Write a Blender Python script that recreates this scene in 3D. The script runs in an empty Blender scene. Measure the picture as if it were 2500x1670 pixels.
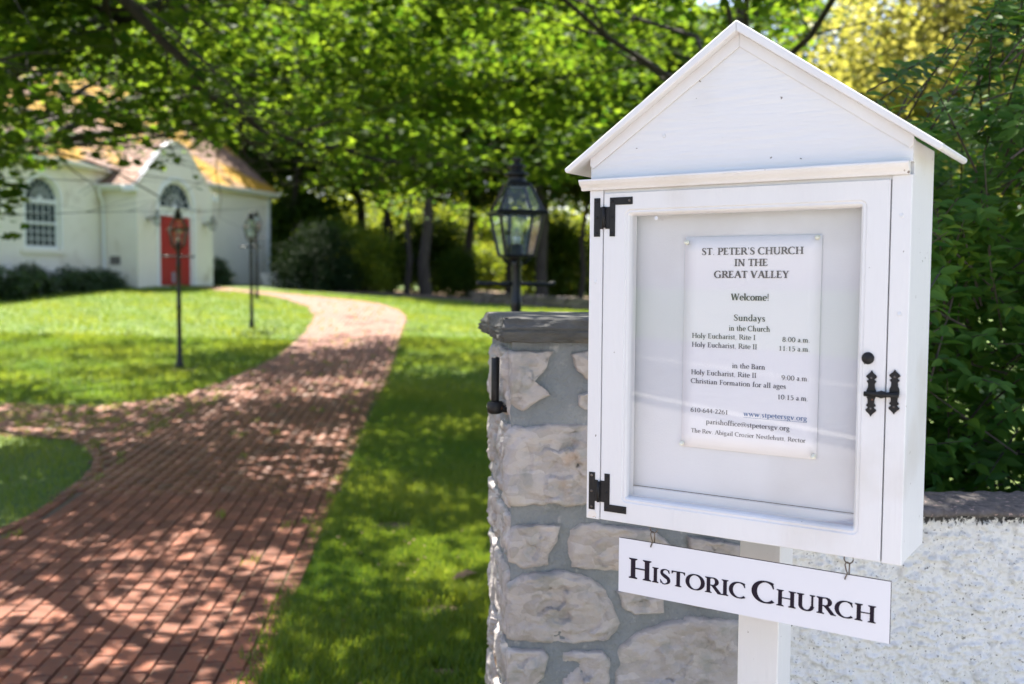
import bpy, math, random
import numpy as np
from mathutils import Vector, Matrix
R_=math.radians; PI=math.pi
sc=bpy.context.scene
# ------------------------------------------------------------------ camera, world, sun, exposure
cam_d=bpy.data.cameras.new('camera'); cam=bpy.data.objects.new('camera',cam_d); sc.collection.objects.link(cam); sc.camera=cam
pitch,roll=R_(3.3),.007
fwd=Vector((0,math.cos(pitch),-math.sin(pitch))); rt=Vector((1,0,0)); up=rt.cross(fwd)
rt2=rt*math.cos(roll)+up*math.sin(roll); up2=-rt*math.sin(roll)+up*math.cos(roll)
cam.matrix_world=Matrix(((rt2.x,up2.x,-fwd.x,0),(rt2.y,up2.y,-fwd.y,0),(rt2.z,up2.z,-fwd.z,1.75),(0,0,0,1)))
cam_d.sensor_width=36; cam_d.lens=35.0; cam_d.clip_start=.05; cam_d.clip_end=2000
cam_d.dof.use_dof=True; cam_d.dof.focus_distance=2.12; cam_d.dof.aperture_fstop=2.9; cam_d.dof.aperture_blades=0
sc.render.resolution_x=1024; sc.render.resolution_y=684
SUN_EL,SUN_AZ=R_(63),R_(-30)
w=bpy.data.worlds.new('World'); sc.world=w; w.use_nodes=True
nt=w.node_tree; bg=nt.nodes['Background']
sky=nt.nodes.new('ShaderNodeTexSky'); sky.sky_type='NISHITA'; sky.sun_disc=False
sky.sun_elevation=SUN_EL; sky.sun_rotation=SUN_AZ; sky.dust_density=1.5; sky.air_density=1.0
wb=nt.nodes.new('ShaderNodeMix'); wb.data_type='RGBA'; wb.blend_type='MULTIPLY'; wb.inputs[0].default_value=1; wb.inputs[7].default_value=(1.07,.975,.985,1)
nt.links.new(sky.outputs[0],wb.inputs[6]); nt.links.new(wb.outputs[2],bg.inputs[0]); bg.inputs[1].default_value=.09
sd=bpy.data.lights.new('sun','SUN'); sd.energy=5.0; sd.angle=R_(.53); sd.color=(1,.93,.82)
sun=bpy.data.objects.new('sun',sd); sc.collection.objects.link(sun)
sdir=Vector((math.sin(SUN_AZ)*math.cos(SUN_EL),math.cos(SUN_AZ)*math.cos(SUN_EL),math.sin(SUN_EL)))
sun.rotation_euler=sdir.to_track_quat('Z','Y').to_euler(); sun.location=(0,0,30)
sc.view_settings.view_transform='Standard'; sc.view_settings.look='None'; sc.view_settings.gamma=1
sc.view_settings.use_curve_mapping=False; sc.view_settings.exposure=2.15
sc.render.engine='CYCLES'; sc.cycles.use_denoising=True; sc.cycles.max_bounces=8
sc.cycles.transparent_max_bounces=16; sc.cycles.caustics_reflective=False; sc.cycles.caustics_refractive=False
rng=np.random.default_rng(7); random.seed(7)

# ------------------------------------------------------------------ materials
def mat(name,col,rough=.6,var=None,vscale=8,vamt=.5,bump=0,bscale=60,bdist=.002,metal=0,spec=.5,detail=6,coat=0,stretch=None):
    m=bpy.data.materials.new(name); m.use_nodes=True; n=m.node_tree; N=n.nodes; L=n.links
    p=N['Principled BSDF']; p.inputs['Roughness'].default_value=rough; p.inputs['Metallic'].default_value=metal
    p.inputs['Specular IOR Level'].default_value=spec
    if coat: p.inputs['Coat Weight'].default_value=coat
    tc=N.new('ShaderNodeTexCoord'); src=tc.outputs['Object']
    if stretch:
        mp=N.new('ShaderNodeMapping'); mp.inputs['Scale'].default_value=stretch; L.new(src,mp.inputs[0]); src=mp.outputs[0]
    if var is not None:
        t=N.new('ShaderNodeTexNoise'); t.inputs['Scale'].default_value=vscale; t.inputs['Detail'].default_value=detail; L.new(src,t.inputs['Vector'])
        r=N.new('ShaderNodeValToRGB'); r.color_ramp.elements[0].position=.5-.3*vamt; r.color_ramp.elements[1].position=.5+.3*vamt
        r.color_ramp.elements[0].color=(*col,1); r.color_ramp.elements[1].color=(*var,1)
        L.new(t.outputs['Fac'],r.inputs[0]); L.new(r.outputs[0],p.inputs['Base Color'])
    else: p.inputs['Base Color'].default_value=(*col,1)
    if bump:
        t2=N.new('ShaderNodeTexNoise'); t2.inputs['Scale'].default_value=bscale; t2.inputs['Detail'].default_value=5; L.new(src,t2.inputs['Vector'])
        b=N.new('ShaderNodeBump'); b.inputs['Strength'].default_value=bump; b.inputs['Distance'].default_value=bdist
        L.new(t2.outputs['Fac'],b.inputs['Height']); L.new(b.outputs[0],p.inputs['Normal'])
    return m
def mixcol(m,col,scale=20,lo=.55,hi=.65,detail=4,loc=(0,0,0)):
    """lay a second noise-masked colour (stains, moss, chips, painted pit shading) over the base colour"""
    n=m.node_tree; N=n.nodes; L=n.links; p=N['Principled BSDF']; i=p.inputs['Base Color']
    mx=N.new('ShaderNodeMix'); mx.data_type='RGBA'
    if i.is_linked: L.new(i.links[0].from_socket,mx.inputs[6])
    else: mx.inputs[6].default_value=i.default_value
    mx.inputs[7].default_value=(*col,1)
    tc=N.new('ShaderNodeTexCoord'); mp=N.new('ShaderNodeMapping'); mp.inputs['Location'].default_value=loc; L.new(tc.outputs['Object'],mp.inputs[0])
    t=N.new('ShaderNodeTexNoise'); t.inputs['Scale'].default_value=scale; t.inputs['Detail'].default_value=detail; L.new(mp.outputs[0],t.inputs['Vector'])
    r=N.new('ShaderNodeMapRange'); r.inputs[1].default_value=lo; r.inputs[2].default_value=hi; L.new(t.outputs['Fac'],r.inputs[0])
    L.new(r.outputs[0],mx.inputs[0]); L.new(mx.outputs[2],i); return m
def randcol(m,amt=.25,hue=.02):
    """each object gets its own slight tone"""
    n=m.node_tree; N=n.nodes; L=n.links; p=N['Principled BSDF']; i=p.inputs['Base Color']
    o=N.new('ShaderNodeObjectInfo'); h=N.new('ShaderNodeHueSaturation')
    a=N.new('ShaderNodeMapRange'); a.inputs[3].default_value=1-amt; a.inputs[4].default_value=1+amt; L.new(o.outputs['Random'],a.inputs[0])
    if i.is_linked: L.new(i.links[0].from_socket,h.inputs['Color'])
    else: h.inputs['Color'].default_value=i.default_value
    L.new(a.outputs[0],h.inputs['Value']); L.new(h.outputs[0],i); return m
def tintcol(m,attr='tint',cols=((.1,.03,.02),(.2,.07,.04))):
    n=m.node_tree; N=n.nodes; L=n.links; p=N['Principled BSDF']
    a=N.new('ShaderNodeAttribute'); a.attribute_name=attr
    r=N.new('ShaderNodeValToRGB'); e=r.color_ramp.elements; e[0].color=(*cols[0],1); e[1].color=(*cols[-1],1)
    for k,c in enumerate(cols[1:-1]): q=e.new((k+1)/(len(cols)-1)); q.color=(*c,1)
    L.new(a.outputs['Fac'],r.inputs[0]); L.new(r.outputs[0],p.inputs['Base Color']); return r
def leafmat(name,c0,c1,t0,t1,mix=.45,rough=.5,spec=.4):
    m=bpy.data.materials.new(name); m.use_nodes=True; n=m.node_tree; N=n.nodes; L=n.links
    p=N['Principled BSDF']; p.inputs['Roughness'].default_value=rough; p.inputs['Specular IOR Level'].default_value=spec
    a=N.new('ShaderNodeAttribute'); a.attribute_name='tint'
    def mx(ca,cb):
        q=N.new('ShaderNodeMix'); q.data_type='RGBA'; q.inputs[6].default_value=(*ca,1); q.inputs[7].default_value=(*cb,1); L.new(a.outputs['Fac'],q.inputs[0]); return q.outputs[2]
    L.new(mx(c0,c1),p.inputs['Base Color'])
    t=N.new('ShaderNodeBsdfTranslucent'); L.new(mx(t0,t1),t.inputs[0])
    s=N.new('ShaderNodeMixShader'); s.inputs[0].default_value=mix
    L.new(p.outputs[0],s.inputs[1]); L.new(t.outputs[0],s.inputs[2]); L.new(s.outputs[0],N['Material Output'].inputs[0]); return m
def glassmat(name,tint=(.95,.98,.97),rough=.01,ior=1.5,dirt=0.0):
    m=bpy.data.materials.new(name); m.use_nodes=True; n=m.node_tree; N=n.nodes; L=n.links
    for q in list(N):
        if q.type=='BSDF_PRINCIPLED': N.remove(q)
    tr=N.new('ShaderNodeBsdfTransparent'); tr.inputs[0].default_value=(*tint,1)
    gl=N.new('ShaderNodeBsdfGlossy'); gl.inputs['Roughness'].default_value=rough
    ge=N.new('ShaderNodeNewGeometry'); dp=N.new('ShaderNodeVectorMath'); dp.operation='DOT_PRODUCT'; L.new(ge.outputs['Normal'],dp.inputs[0]); L.new(ge.outputs['Incoming'],dp.inputs[1])
    ab=N.new('ShaderNodeMath'); ab.operation='ABSOLUTE'; L.new(dp.outputs['Value'],ab.inputs[0]); om=N.new('ShaderNodeMath'); om.operation='SUBTRACT'; om.inputs[0].default_value=1; L.new(ab.outputs[0],om.inputs[1])
    pw=N.new('ShaderNodeMath'); pw.operation='POWER'; pw.inputs[1].default_value=5; L.new(om.outputs[0],pw.inputs[0])
    s=N.new('ShaderNodeMixShader'); mul=N.new('ShaderNodeMath'); mul.operation='MULTIPLY_ADD'; mul.inputs[1].default_value=.92; mul.inputs[2].default_value=.075
    L.new(pw.outputs[0],mul.inputs[0]); L.new(mul.outputs[0],s.inputs[0]); L.new(tr.outputs[0],s.inputs[1]); L.new(gl.outputs[0],s.inputs[2])
    out=s.outputs[0]
    if dirt:
        d=N.new('ShaderNodeBsdfDiffuse'); d.inputs[0].default_value=(.75,.74,.72,1)
        s2=N.new('ShaderNodeMixShader'); t=N.new('ShaderNodeTexNoise'); t.inputs['Scale'].default_value=6
        tc=N.new('ShaderNodeTexCoord'); L.new(tc.outputs['Object'],t.inputs['Vector'])
        mr=N.new('ShaderNodeMapRange'); mr.inputs[1].default_value=.3; mr.inputs[2].default_value=.8; mr.inputs[3].default_value=dirt*.4; mr.inputs[4].default_value=dirt*1.6
        L.new(t.outputs['Fac'],mr.inputs[0]); L.new(mr.outputs[0],s2.inputs[0]); L.new(out,s2.inputs[1]); L.new(d.outputs[0],s2.inputs[2]); out=s2.outputs[0]
    L.new(out,N['Material Output'].inputs[0]); return m

M={}
M['white']=mixcol(mixcol(mat('white_paint',(.68,.68,.685),.42,(.62,.62,.63),7,1.0,.8,110,.0016,stretch=(1,1,.10)),(.52,.49,.45),3.2,.58,.80,8),(.16,.13,.11),70,.745,.76,3)
M['white_h']=mixcol(mixcol(mat('white_paint_gable',(.67,.675,.685),.42,(.62,.62,.635),7,1.0,1,110,.002,stretch=(.1,1,1)),(.54,.52,.49),2.5,.60,.82,8),(.16,.13,.11),60,.76,.775,3)
M['raw']=mat('weathered_wood',(.30,.27,.24),.9,(.55,.53,.51),60,.8,.8,150,.002)
M['backing']=mixcol(mat('white_backing',(.60,.615,.645),.8,(.55,.56,.585),3,1,.3,260,.001),(.48,.48,.49),4,.55,.8,8)
M['paper']=mat('paper',(.74,.74,.77),.7,(.70,.70,.735),4,1)
M['ink']=mat('ink',(.035,.035,.045),.6); M['ink_grey']=mat('ink_faded',(.085,.085,.10),.6)
M['ink_blue']=mat('ink_blue',(.10,.17,.33),.6)
M['signwhite']=mat('sign_enamel',(.66,.67,.71),.35,(.63,.64,.68),3,1)
M['signblack']=mat('letter_black',(.006,.005,.016),.35,spec=.2)
M['iron']=mixcol(mat('black_iron',(.006,.006,.007),.5,(.014,.014,.015),60,.6,.5,120,.001,spec=.25),(.16,.07,.04),45,.69,.72)
M['steel']=mat('dull_steel',(.18,.16,.14),.4,metal=.9,var=(.09,.07,.06),vscale=80)
M['clear']=mat('clear_plastic',(.72,.74,.62),.25)
M['glass']=glassmat('cabinet_glass',(.985,.985,.99),dirt=.03)
M['lampglass']=glassmat('lamp_glass',(.90,.94,.94),.02,dirt=.02)
M['mantle']=mat('glass_chimney',(.75,.78,.75),.2)
M['lampblack']=mat('lamp_black',(.006,.007,.009),.35,(.012,.013,.015),30,.7,.25,60,.001,spec=.35)
M['lampgrey']=mat('lamp_weathered',(.10,.095,.085),.45,(.16,.15,.13),20,.8,.3,60,.001)
M['stone']=None
def stonemat(name,c0,c1,c2,bump=.7):
    m=mat(name,c0,.75,c1,7,.9,0); mixcol(m,c2,16,.52,.68,6); mixcol(m,(.30,.20,.13),5,.64,.76,6,(9,4,2)); 
    n=m.node_tree; N=n.nodes; L=n.links; p=N['Principled BSDF']; tc=N.new('ShaderNodeTexCoord')
    mp=N.new('ShaderNodeMapping'); mp.inputs['Scale'].default_value=(1,1,1.8); mp.inputs['Rotation'].default_value=(.3,.5,.2); L.new(tc.outputs['Object'],mp.inputs[0])
    nz=N.new('ShaderNodeTexNoise'); nz.inputs['Scale'].default_value=9; nz.inputs['Detail'].default_value=3; L.new(mp.outputs[0],nz.inputs['Vector'])
    ad=N.new('ShaderNodeMix'); ad.data_type='VECTOR'; ad.inputs[0].default_value=.12; L.new(mp.outputs[0],ad.inputs[4]); L.new(nz.outputs['Color'],ad.inputs[5])
    v=N.new('ShaderNodeTexVoronoi'); v.feature='F1'; v.inputs['Scale'].default_value=17; L.new(ad.outputs[1],v.inputs['Vector'])
    t2=N.new('ShaderNodeTexNoise'); t2.inputs['Scale'].default_value=70; t2.inputs['Detail'].default_value=6; L.new(tc.outputs['Object'],t2.inputs['Vector'])
    b=N.new('ShaderNodeBump'); b.inputs['Strength'].default_value=bump; b.inputs['Distance'].default_value=.010; L.new(v.outputs['Distance'],b.inputs['Height'])
    b2=N.new('ShaderNodeBump'); b2.inputs['Strength'].default_value=1; b2.inputs['Distance'].default_value=.004; L.new(t2.outputs['Fac'],b2.inputs['Height']); L.new(b.outputs[0],b2.inputs['Normal'])
    v2=N.new('ShaderNodeTexVoronoi'); v2.inputs['Scale'].default_value=26; L.new(ad.outputs[1],v2.inputs['Vector']); sp=N.new('ShaderNodeSeparateColor'); L.new(v2.outputs['Color'],sp.inputs[0])
    mr=N.new('ShaderNodeMapRange'); mr.inputs[3].default_value=.86; mr.inputs[4].default_value=1.12; L.new(sp.outputs[0],mr.inputs[0]); hs=N.new('ShaderNodeHueSaturation'); i=p.inputs['Base Color']; L.new(i.links[0].from_socket,hs.inputs['Color']); L.new(mr.outputs[0],hs.inputs['Value']); L.new(hs.outputs[0],i)
    ve=N.new('ShaderNodeTexVoronoi'); ve.feature='DISTANCE_TO_EDGE'; ve.inputs['Scale'].default_value=26; L.new(ad.outputs[1],ve.inputs['Vector']); me_=N.new('ShaderNodeMapRange'); me_.inputs[1].default_value=.0; me_.inputs[2].default_value=.06; L.new(ve.outputs['Distance'],me_.inputs[0])
    b3=N.new('ShaderNodeBump'); b3.inputs['Strength'].default_value=.28; b3.inputs['Distance'].default_value=.002; L.new(me_.outputs[0],b3.inputs['Height']); L.new(b2.outputs[0],b3.inputs['Normal'])
    L.new(b3.outputs[0],p.inputs['Normal']); return m
M['stone']=randcol(stonemat('pillar_stone',(.29,.262,.245),(.375,.35,.335),(.245,.24,.225),.45),.12)
M['mortar']=mat('mortar',(.115,.13,.138),.9,(.215,.232,.242),9,1,1.0,75,.008,detail=9); mixcol(M['mortar'],(.30,.30,.29),30,.60,.74,8)
M['slate']=mat('cap_slate',(.04,.041,.039),.85,(.095,.093,.086),14,.9,1,40,.006,detail=9,stretch=(1,1,3)); mixcol(M['slate'],(.14,.12,.095),8,.58,.7)
M['stucco']=mixcol(mat('stucco',(.69,.695,.69),.75,(.62,.63,.63),8,.8,.9,190,.004),(.10,.10,.10),150,.665,.70,2)
m=M['stucco']; mixcol(m,(.50,.505,.50),48,.54,.70,8); mixcol(m,(.22,.22,.21),70,.655,.70,5,(4,2,9))  # grey blotches paint in shading of the rough pits; darker specks on top
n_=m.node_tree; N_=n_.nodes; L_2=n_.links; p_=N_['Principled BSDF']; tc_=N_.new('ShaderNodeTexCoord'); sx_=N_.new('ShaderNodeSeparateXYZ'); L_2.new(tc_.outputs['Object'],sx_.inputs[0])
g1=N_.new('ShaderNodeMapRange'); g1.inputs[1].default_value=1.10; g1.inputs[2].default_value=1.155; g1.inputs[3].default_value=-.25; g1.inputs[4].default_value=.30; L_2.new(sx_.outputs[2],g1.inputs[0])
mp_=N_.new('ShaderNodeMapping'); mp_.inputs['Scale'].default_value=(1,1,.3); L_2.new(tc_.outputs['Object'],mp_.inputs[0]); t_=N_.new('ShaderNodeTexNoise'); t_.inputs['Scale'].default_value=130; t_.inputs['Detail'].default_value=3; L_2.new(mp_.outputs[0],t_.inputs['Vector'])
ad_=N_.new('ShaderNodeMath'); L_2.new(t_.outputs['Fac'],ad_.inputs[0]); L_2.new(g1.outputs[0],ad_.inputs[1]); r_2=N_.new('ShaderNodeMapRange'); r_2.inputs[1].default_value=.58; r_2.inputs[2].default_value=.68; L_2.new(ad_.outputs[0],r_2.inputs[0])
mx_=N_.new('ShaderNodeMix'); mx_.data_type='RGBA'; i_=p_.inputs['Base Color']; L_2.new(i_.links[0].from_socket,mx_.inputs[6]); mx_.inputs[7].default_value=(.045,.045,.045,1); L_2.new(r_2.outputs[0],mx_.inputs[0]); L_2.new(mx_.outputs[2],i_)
M['coping']=mixcol(mat('coping',(.05,.045,.045),.9,(.13,.115,.11),45,.7,1,110,.006),(.30,.22,.20),60,.62,.68)
M['churchwall']=mixcol(mat('church_stucco',(.80,.75,.63),.85,(.75,.70,.585),2.2,.9,.3,40,.004,detail=8),(.55,.48,.36),1.1,.58,.76,8)
M['trim']=mat('trim_white',(.76,.77,.74),.5)
M['reddoor']=mat('red_door',(.42,.022,.018),.45,(.34,.018,.015),5,.9)
M['darkglass']=mat('window_glass',(.02,.032,.034),.12,(.10,.125,.125),1.6,.5,spec=.35)
M['curtain']=mat('curtain',(.35,.37,.36),.8,(.08,.09,.09),1.6,.5,stretch=(3,1,.5))
M['dark']=mat('joint_shadow',(.02,.02,.02),.9)
sh=mat('wood_shingle',(.17,.10,.068),.85,(.23,.15,.11),2,.7); mixcol(sh,(.38,.215,.010),.55,.43,.53,5,(2.2,0,0)); randcol(sh,.15); M['shingle']=sh
sh=mat('porch_shingle',(.19,.108,.072),.85,(.25,.165,.12),3,.7); randcol(sh,.22); M['shingle2']=sh
M['lead']=mat('flashing',(.25,.27,.30),.5)
m=mat('ground_soil',(.05,.10,.018),.95,(.11,.15,.03),1.3,.8,.6,30,.02); M['lawn']=m
m=mat('path_bed',(.085,.06,.042),.95,(.14,.10,.075),12,.8,.5,60,.01); mixcol(m,(.06,.09,.02),5,.6,.68); M['bed']=m
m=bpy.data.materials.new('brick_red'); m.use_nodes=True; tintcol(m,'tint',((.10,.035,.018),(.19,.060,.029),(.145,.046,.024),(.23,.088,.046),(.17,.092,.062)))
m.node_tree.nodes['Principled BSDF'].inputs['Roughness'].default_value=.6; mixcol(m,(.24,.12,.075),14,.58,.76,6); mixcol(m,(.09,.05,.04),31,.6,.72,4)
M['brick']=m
m=bpy.data.materials.new('brick_loose'); m.use_nodes=True; p_=m.node_tree.nodes['Principled BSDF']; p_.inputs['Roughness'].default_value=.8; p_.inputs['Base Color'].default_value=(.178,.058,.029,1)
mixcol(m,(.24,.12,.075),14,.58,.76,6); mixcol(m,(.09,.05,.04),31,.6,.72,4); randcol(m,.3)
n_=m.node_tree; t_=n_.nodes.new('ShaderNodeTexNoise'); t_.inputs['Scale'].default_value=90; b_=n_.nodes.new('ShaderNodeBump'); b_.inputs['Strength'].default_value=.5; b_.inputs['Distance'].default_value=.003
n_.links.new(t_.outputs['Fac'],b_.inputs['Height']); n_.links.new(b_.outputs[0],p_.inputs['Normal']); M['brick1']=m
M['asphalt']=mat('asphalt',(.05,.05,.052),.9,(.07,.07,.072),10,.8,.5,80,.004); M['roadpaint']=mat('road_paint',(.7,.68,.62),.7)
M['bark']=mat('bark',(.035,.027,.02),.95,(.075,.06,.048),9,.8,1,22,.02,stretch=(1,1,.25))
M['maple_bark']=mat('maple_bark',(.022,.018,.015),.95,(.05,.042,.036),12,.8,1,30,.012)
M['maple']=leafmat('maple_leaf',(.022,.060,.011),(.046,.095,.016),(.065,.165,.010),(.29,.40,.024),.52,.65,.12)
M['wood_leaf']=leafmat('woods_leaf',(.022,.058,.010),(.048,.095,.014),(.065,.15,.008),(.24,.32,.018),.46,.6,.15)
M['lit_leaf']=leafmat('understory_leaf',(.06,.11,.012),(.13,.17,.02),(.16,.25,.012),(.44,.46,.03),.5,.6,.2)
M['yellow_leaf']=leafmat('locust_leaf',(.13,.15,.03),(.20,.20,.05),(.34,.34,.05),(.46,.42,.09),.5)
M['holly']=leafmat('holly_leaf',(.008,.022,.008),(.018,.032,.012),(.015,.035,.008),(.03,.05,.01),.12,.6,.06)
M['laurel']=leafmat('laurel_leaf',(.028,.085,.015),(.08,.17,.030),(.11,.28,.02),(.34,.50,.04),.45,.5,.18)
M['shrub']=leafmat('foundation_leaf',(.02,.05,.018),(.045,.085,.03),(.05,.10,.02),(.09,.15,.03),.3,.4,.5)
M['grass']=leafmat('grass_blade',(.05,.125,.014),(.20,.24,.028),(.15,.29,.016),(.48,.52,.045),.42,.45,.4)
M['litter']=mat('leaf_litter',(.30,.19,.13),.95,(.10,.09,.04),1.1,.5)
M['deadleaf']=mat('dead_leaf',(.20,.12,.07),.8)
M['wallstone']=randcol(mat('field_stone',(.09,.07,.06),.9,(.17,.14,.12),8,.8,.6,40,.01),.35)

# ------------------------------------------------------------------ mesh helpers
def link(name,me,m=None,parent=None,loc=None,rz=None,kind=None):
    o=bpy.data.objects.new(name,me); sc.collection.objects.link(o)
    if m is not None and me is not None and not me.materials: me.materials.append(m)
    if parent: o.parent=parent
    if loc: o.location=loc
    if rz is not None: o.rotation_euler=(0,0,rz)
    if kind: o['kind']=kind
    return o
def tag(o,label,cat=None,group=None):
    o['label']=label
    if cat: o['category']=cat
    if group: o['group']=group
    return o
def thing(name,label,cat,loc=(0,0,0),rz=0,group=None):
    o=bpy.data.objects.new(name,None); sc.collection.objects.link(o); o.location=loc; o.rotation_euler=(0,0,rz); o.empty_display_size=.1
    return tag(o,label,cat,group)
def dup(root,loc,rz,label=None):
    r=root.copy(); sc.collection.objects.link(r); r.location=loc; r.rotation_euler=(0,0,rz)
    if label: r['label']=label
    for ch in root.children:
        c=ch.copy(); sc.collection.objects.link(c); c.parent=r
        for g in ch.children:
            d=g.copy(); sc.collection.objects.link(d); d.parent=c
    return r
class MB:
    def __init__(s): s.v=[]; s.f=[]
    def poly(s,pts): 
        b=len(s.v); s.v+= [tuple(p) for p in pts]; s.f.append(tuple(range(b,b+len(pts)))); return s
    def box(s,x0,x1,y0,y1,z0,z1):
        b=len(s.v); s.v+=[(x0,y0,z0),(x1,y0,z0),(x1,y1,z0),(x0,y1,z0),(x0,y0,z1),(x1,y0,z1),(x1,y1,z1),(x0,y1,z1)]
        s.f+=[tuple(b+i for i in q) for q in ((0,3,2,1),(4,5,6,7),(0,1,5,4),(1,2,6,5),(2,3,7,6),(3,0,4,7))]; return s
    def prism(s,poly,d0,d1,ax='y'):
        """extrude 2D poly (a,b) along axis from d0 to d1"""
        n=len(poly); b=len(s.v)
        P=(lambda a,c,d:(a,d,c)) if ax=='y' else ((lambda a,c,d:(d,a,c)) if ax=='x' else (lambda a,c,d:(a,c,d)))
        s.v+=[P(a,c,d0) for a,c in poly]+[P(a,c,d1) for a,c in poly]
        s.f.append(tuple(range(b,b+n))); s.f.append(tuple(range(b+2*n-1,b+n-1,-1)))
        for i in range(n): j=(i+1)%n; s.f.append((b+j,b+i,b+n+i,b+n+j))
        return s
    def tube(s,pts,rad,n=8,cap=True):
        pts=[Vector(p) for p in pts]; 
        if not hasattr(rad,'__len__'): rad=[rad]*len(pts)
        b=len(s.v); prev=None
        for i,p in enumerate(pts):
            t=(pts[min(i+1,len(pts)-1)]-pts[max(i-1,0)]); t=t.normalized() if t.length>1e-9 else Vector((0,0,1))
            if prev is None: a=t.orthogonal().normalized()
            else:
                a=prev-t*prev.dot(t); a=a.normalized() if a.length>1e-6 else t.orthogonal().normalized()
            prev=a; c=t.cross(a)
            for k in range(n): an=2*PI*k/n; q=p+(a*math.cos(an)+c*math.sin(an))*rad[i]; s.v.append(tuple(q))
        for i in range(len(pts)-1):
            for k in range(n): l=(k+1)%n; s.f.append((b+i*n+k,b+i*n+l,b+(i+1)*n+l,b+(i+1)*n+k))
        if cap: s.f.append(tuple(b+k for k in range(n-1,-1,-1))); e=b+(len(pts)-1)*n; s.f.append(tuple(e+k for k in range(n)))
        return s
    def lathe(s,prof,n=16,c=(0,0,0)):
        b=len(s.v)
        for r,z in prof:
            for k in range(n): a=2*PI*k/n; s.v.append((c[0]+r*math.cos(a),c[1]+r*math.sin(a),c[2]+z))
        for i in range(len(prof)-1):
            for k in range(n): l=(k+1)%n; s.f.append((b+i*n+k,b+i*n+l,b+(i+1)*n+l,b+(i+1)*n+k))
        s.f.append(tuple(b+k for k in range(n-1,-1,-1))); e=b+(len(prof)-1)*n; s.f.append(tuple(e+k for k in range(n))); return s
    def mesh(s,name): 
        me=bpy.data.meshes.new(name); me.from_pydata(s.v,[],s.f); me.validate(); me.update(); return me
    def obj(s,name,m,parent=None,smooth=False,bevel=0,loc=None,rz=None,kind=None,seg=2,sharp=None):
        me=s.mesh(name)
        if smooth:
            for p in me.polygons: p.use_smooth=True
        o=link(name,me,m,parent,loc,rz,kind)
        if bevel:
            b=o.modifiers.new('bevel','BEVEL'); b.width=bevel; b.segments=seg; b.limit_method='ANGLE'; b.angle_limit=R_(40)
            for p in me.polygons: p.use_smooth=True
            wn=o.modifiers.new('wn','WEIGHTED_NORMAL')
        return o
def bxo(name,dims,m,parent=None,bevel=.0015,**k): return MB().box(*dims).obj(name,m,parent,bevel=bevel,**k)
def np_mesh(name,V,T,facesets,tint=None,N=1):
    """V (N*k,3); facesets list of index tuples of the template of k verts"""
    k=T; fl=np.concatenate([np.array(f) for f in facesets]); fs=np.array([len(f) for f in facesets])
    loops=(fl[None,:]+(np.arange(N)*k)[:,None]).ravel().astype(np.int32)
    st=np.concatenate([[0],np.cumsum(np.tile(fs,N))[:-1]]).astype(np.int32)
    me=bpy.data.meshes.new(name); me.vertices.add(N*k); me.vertices.foreach_set('co',V.astype(np.float32).ravel())
    me.loops.add(len(loops)); me.loops.foreach_set('vertex_index',loops); me.polygons.add(len(st)); me.polygons.foreach_set('loop_start',st)
    me.update(calc_edges=True)
    if tint is not None:
        a=me.attributes.new('tint','FLOAT','POINT'); a.data.foreach_set('value',np.repeat(tint,k).astype(np.float32))
    return me
MAPLE=np.array([(0,0,0),(0,1,0)]+[(.17,-.03,.02),(.50,.20,.10),(.27,.36,.06),(.46,.66,.10),(.16,.62,.04)]+[(-.17,-.03,.02),(-.50,.20,.10),(-.27,.36,.06),(-.46,.66,.10),(-.16,.62,.04)],float)
MAPLE_F=[(0,2,3,4,5,6,1),(0,1,11,10,9,8,7)]
LANCE=np.array([(0,0,0),(0,.5,-.02),(0,1,-.12),(.17,.22,.05),(.19,.55,.04),(.08,.85,-.05),(-.17,.22,.05),(-.19,.55,.04),(-.08,.85,-.05)],float)
LANCE_F=[(0,3,4,1),(1,4,5,2),(0,1,7,6),(1,2,8,7)]
BLOB=np.array([(0,0,0),(.38,.35,.08),(.25,.85,0),(-.3,.8,.05),(-.36,.3,-.05)],float); BLOB_F=[(0,1,2,3,4)]
def frames(n,d):
    n=n/np.linalg.norm(n,axis=1,keepdims=True); d=d-n*(d*n).sum(1,keepdims=True); d/=np.linalg.norm(d,axis=1,keepdims=True)+1e-9
    return np.stack([np.cross(d,n),d,n],2)   # columns x,y,z
def scatter(name,T,F,P,n,d,s,tint):
    R=frames(n,d); V=np.einsum('nij,kj->nki',R,T)*s[:,None,None]+P[:,None,:]
    return np_mesh(name,V.reshape(-1,3),len(T),F,tint,len(P))
def clumps(r,centers,per,rad,flat=.6):
    c=np.repeat(centers,per,0); return c+r.normal(size=c.shape)*rad*np.array([1,1,flat])

# ------------------------------------------------------------------ ground
def g(x,y):
    ys=[-50,4,6,10,15,21,28,31,36,45,400]; a=[0,0,.06,.2,.43,.80,1.24,1.38,1.42,1.3,1.3]; b=[0,0,0,0,0,-.02,-.043,-.05,-.06,-.06,0]
    return np.interp(y,ys,a)+np.interp(y,ys,b)*(np.clip(x,-14,6)+5)
RE=[(-.80,-3.2),(-.80,0),(-.89,2.86),(-1.05,4.25),(-1.18,5.63),(-1.24,6.82),(-1.34,8.13),(-1.49,10.05),(-1.63,12.21),(-1.89,16.08),(-2.29,20.98),(-2.54,24.26),(-3.0,26.4),(-3.72,27.91),(-4.73,28.86),(-5.87,29.54),(-7.06,30.2),(-8.1,30.5),(-9.2,31.3)]
LE=[(-9.6,30.3),(-8.9,29.7),(-8.22,29.59),(-7.32,29.13),(-6.24,27.72),(-5.32,25.87),(-4.66,23.42),(-4.26,20.49),(-4.04,17.93),(-3.93,16.33),(-3.96,14.94),(-4.02,13.58),(-4.18,12.62),(-4.49,12.09),(-4.86,11.69),(-5.41,11.68),(-6.08,11.77),(-14,12.6)]
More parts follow.
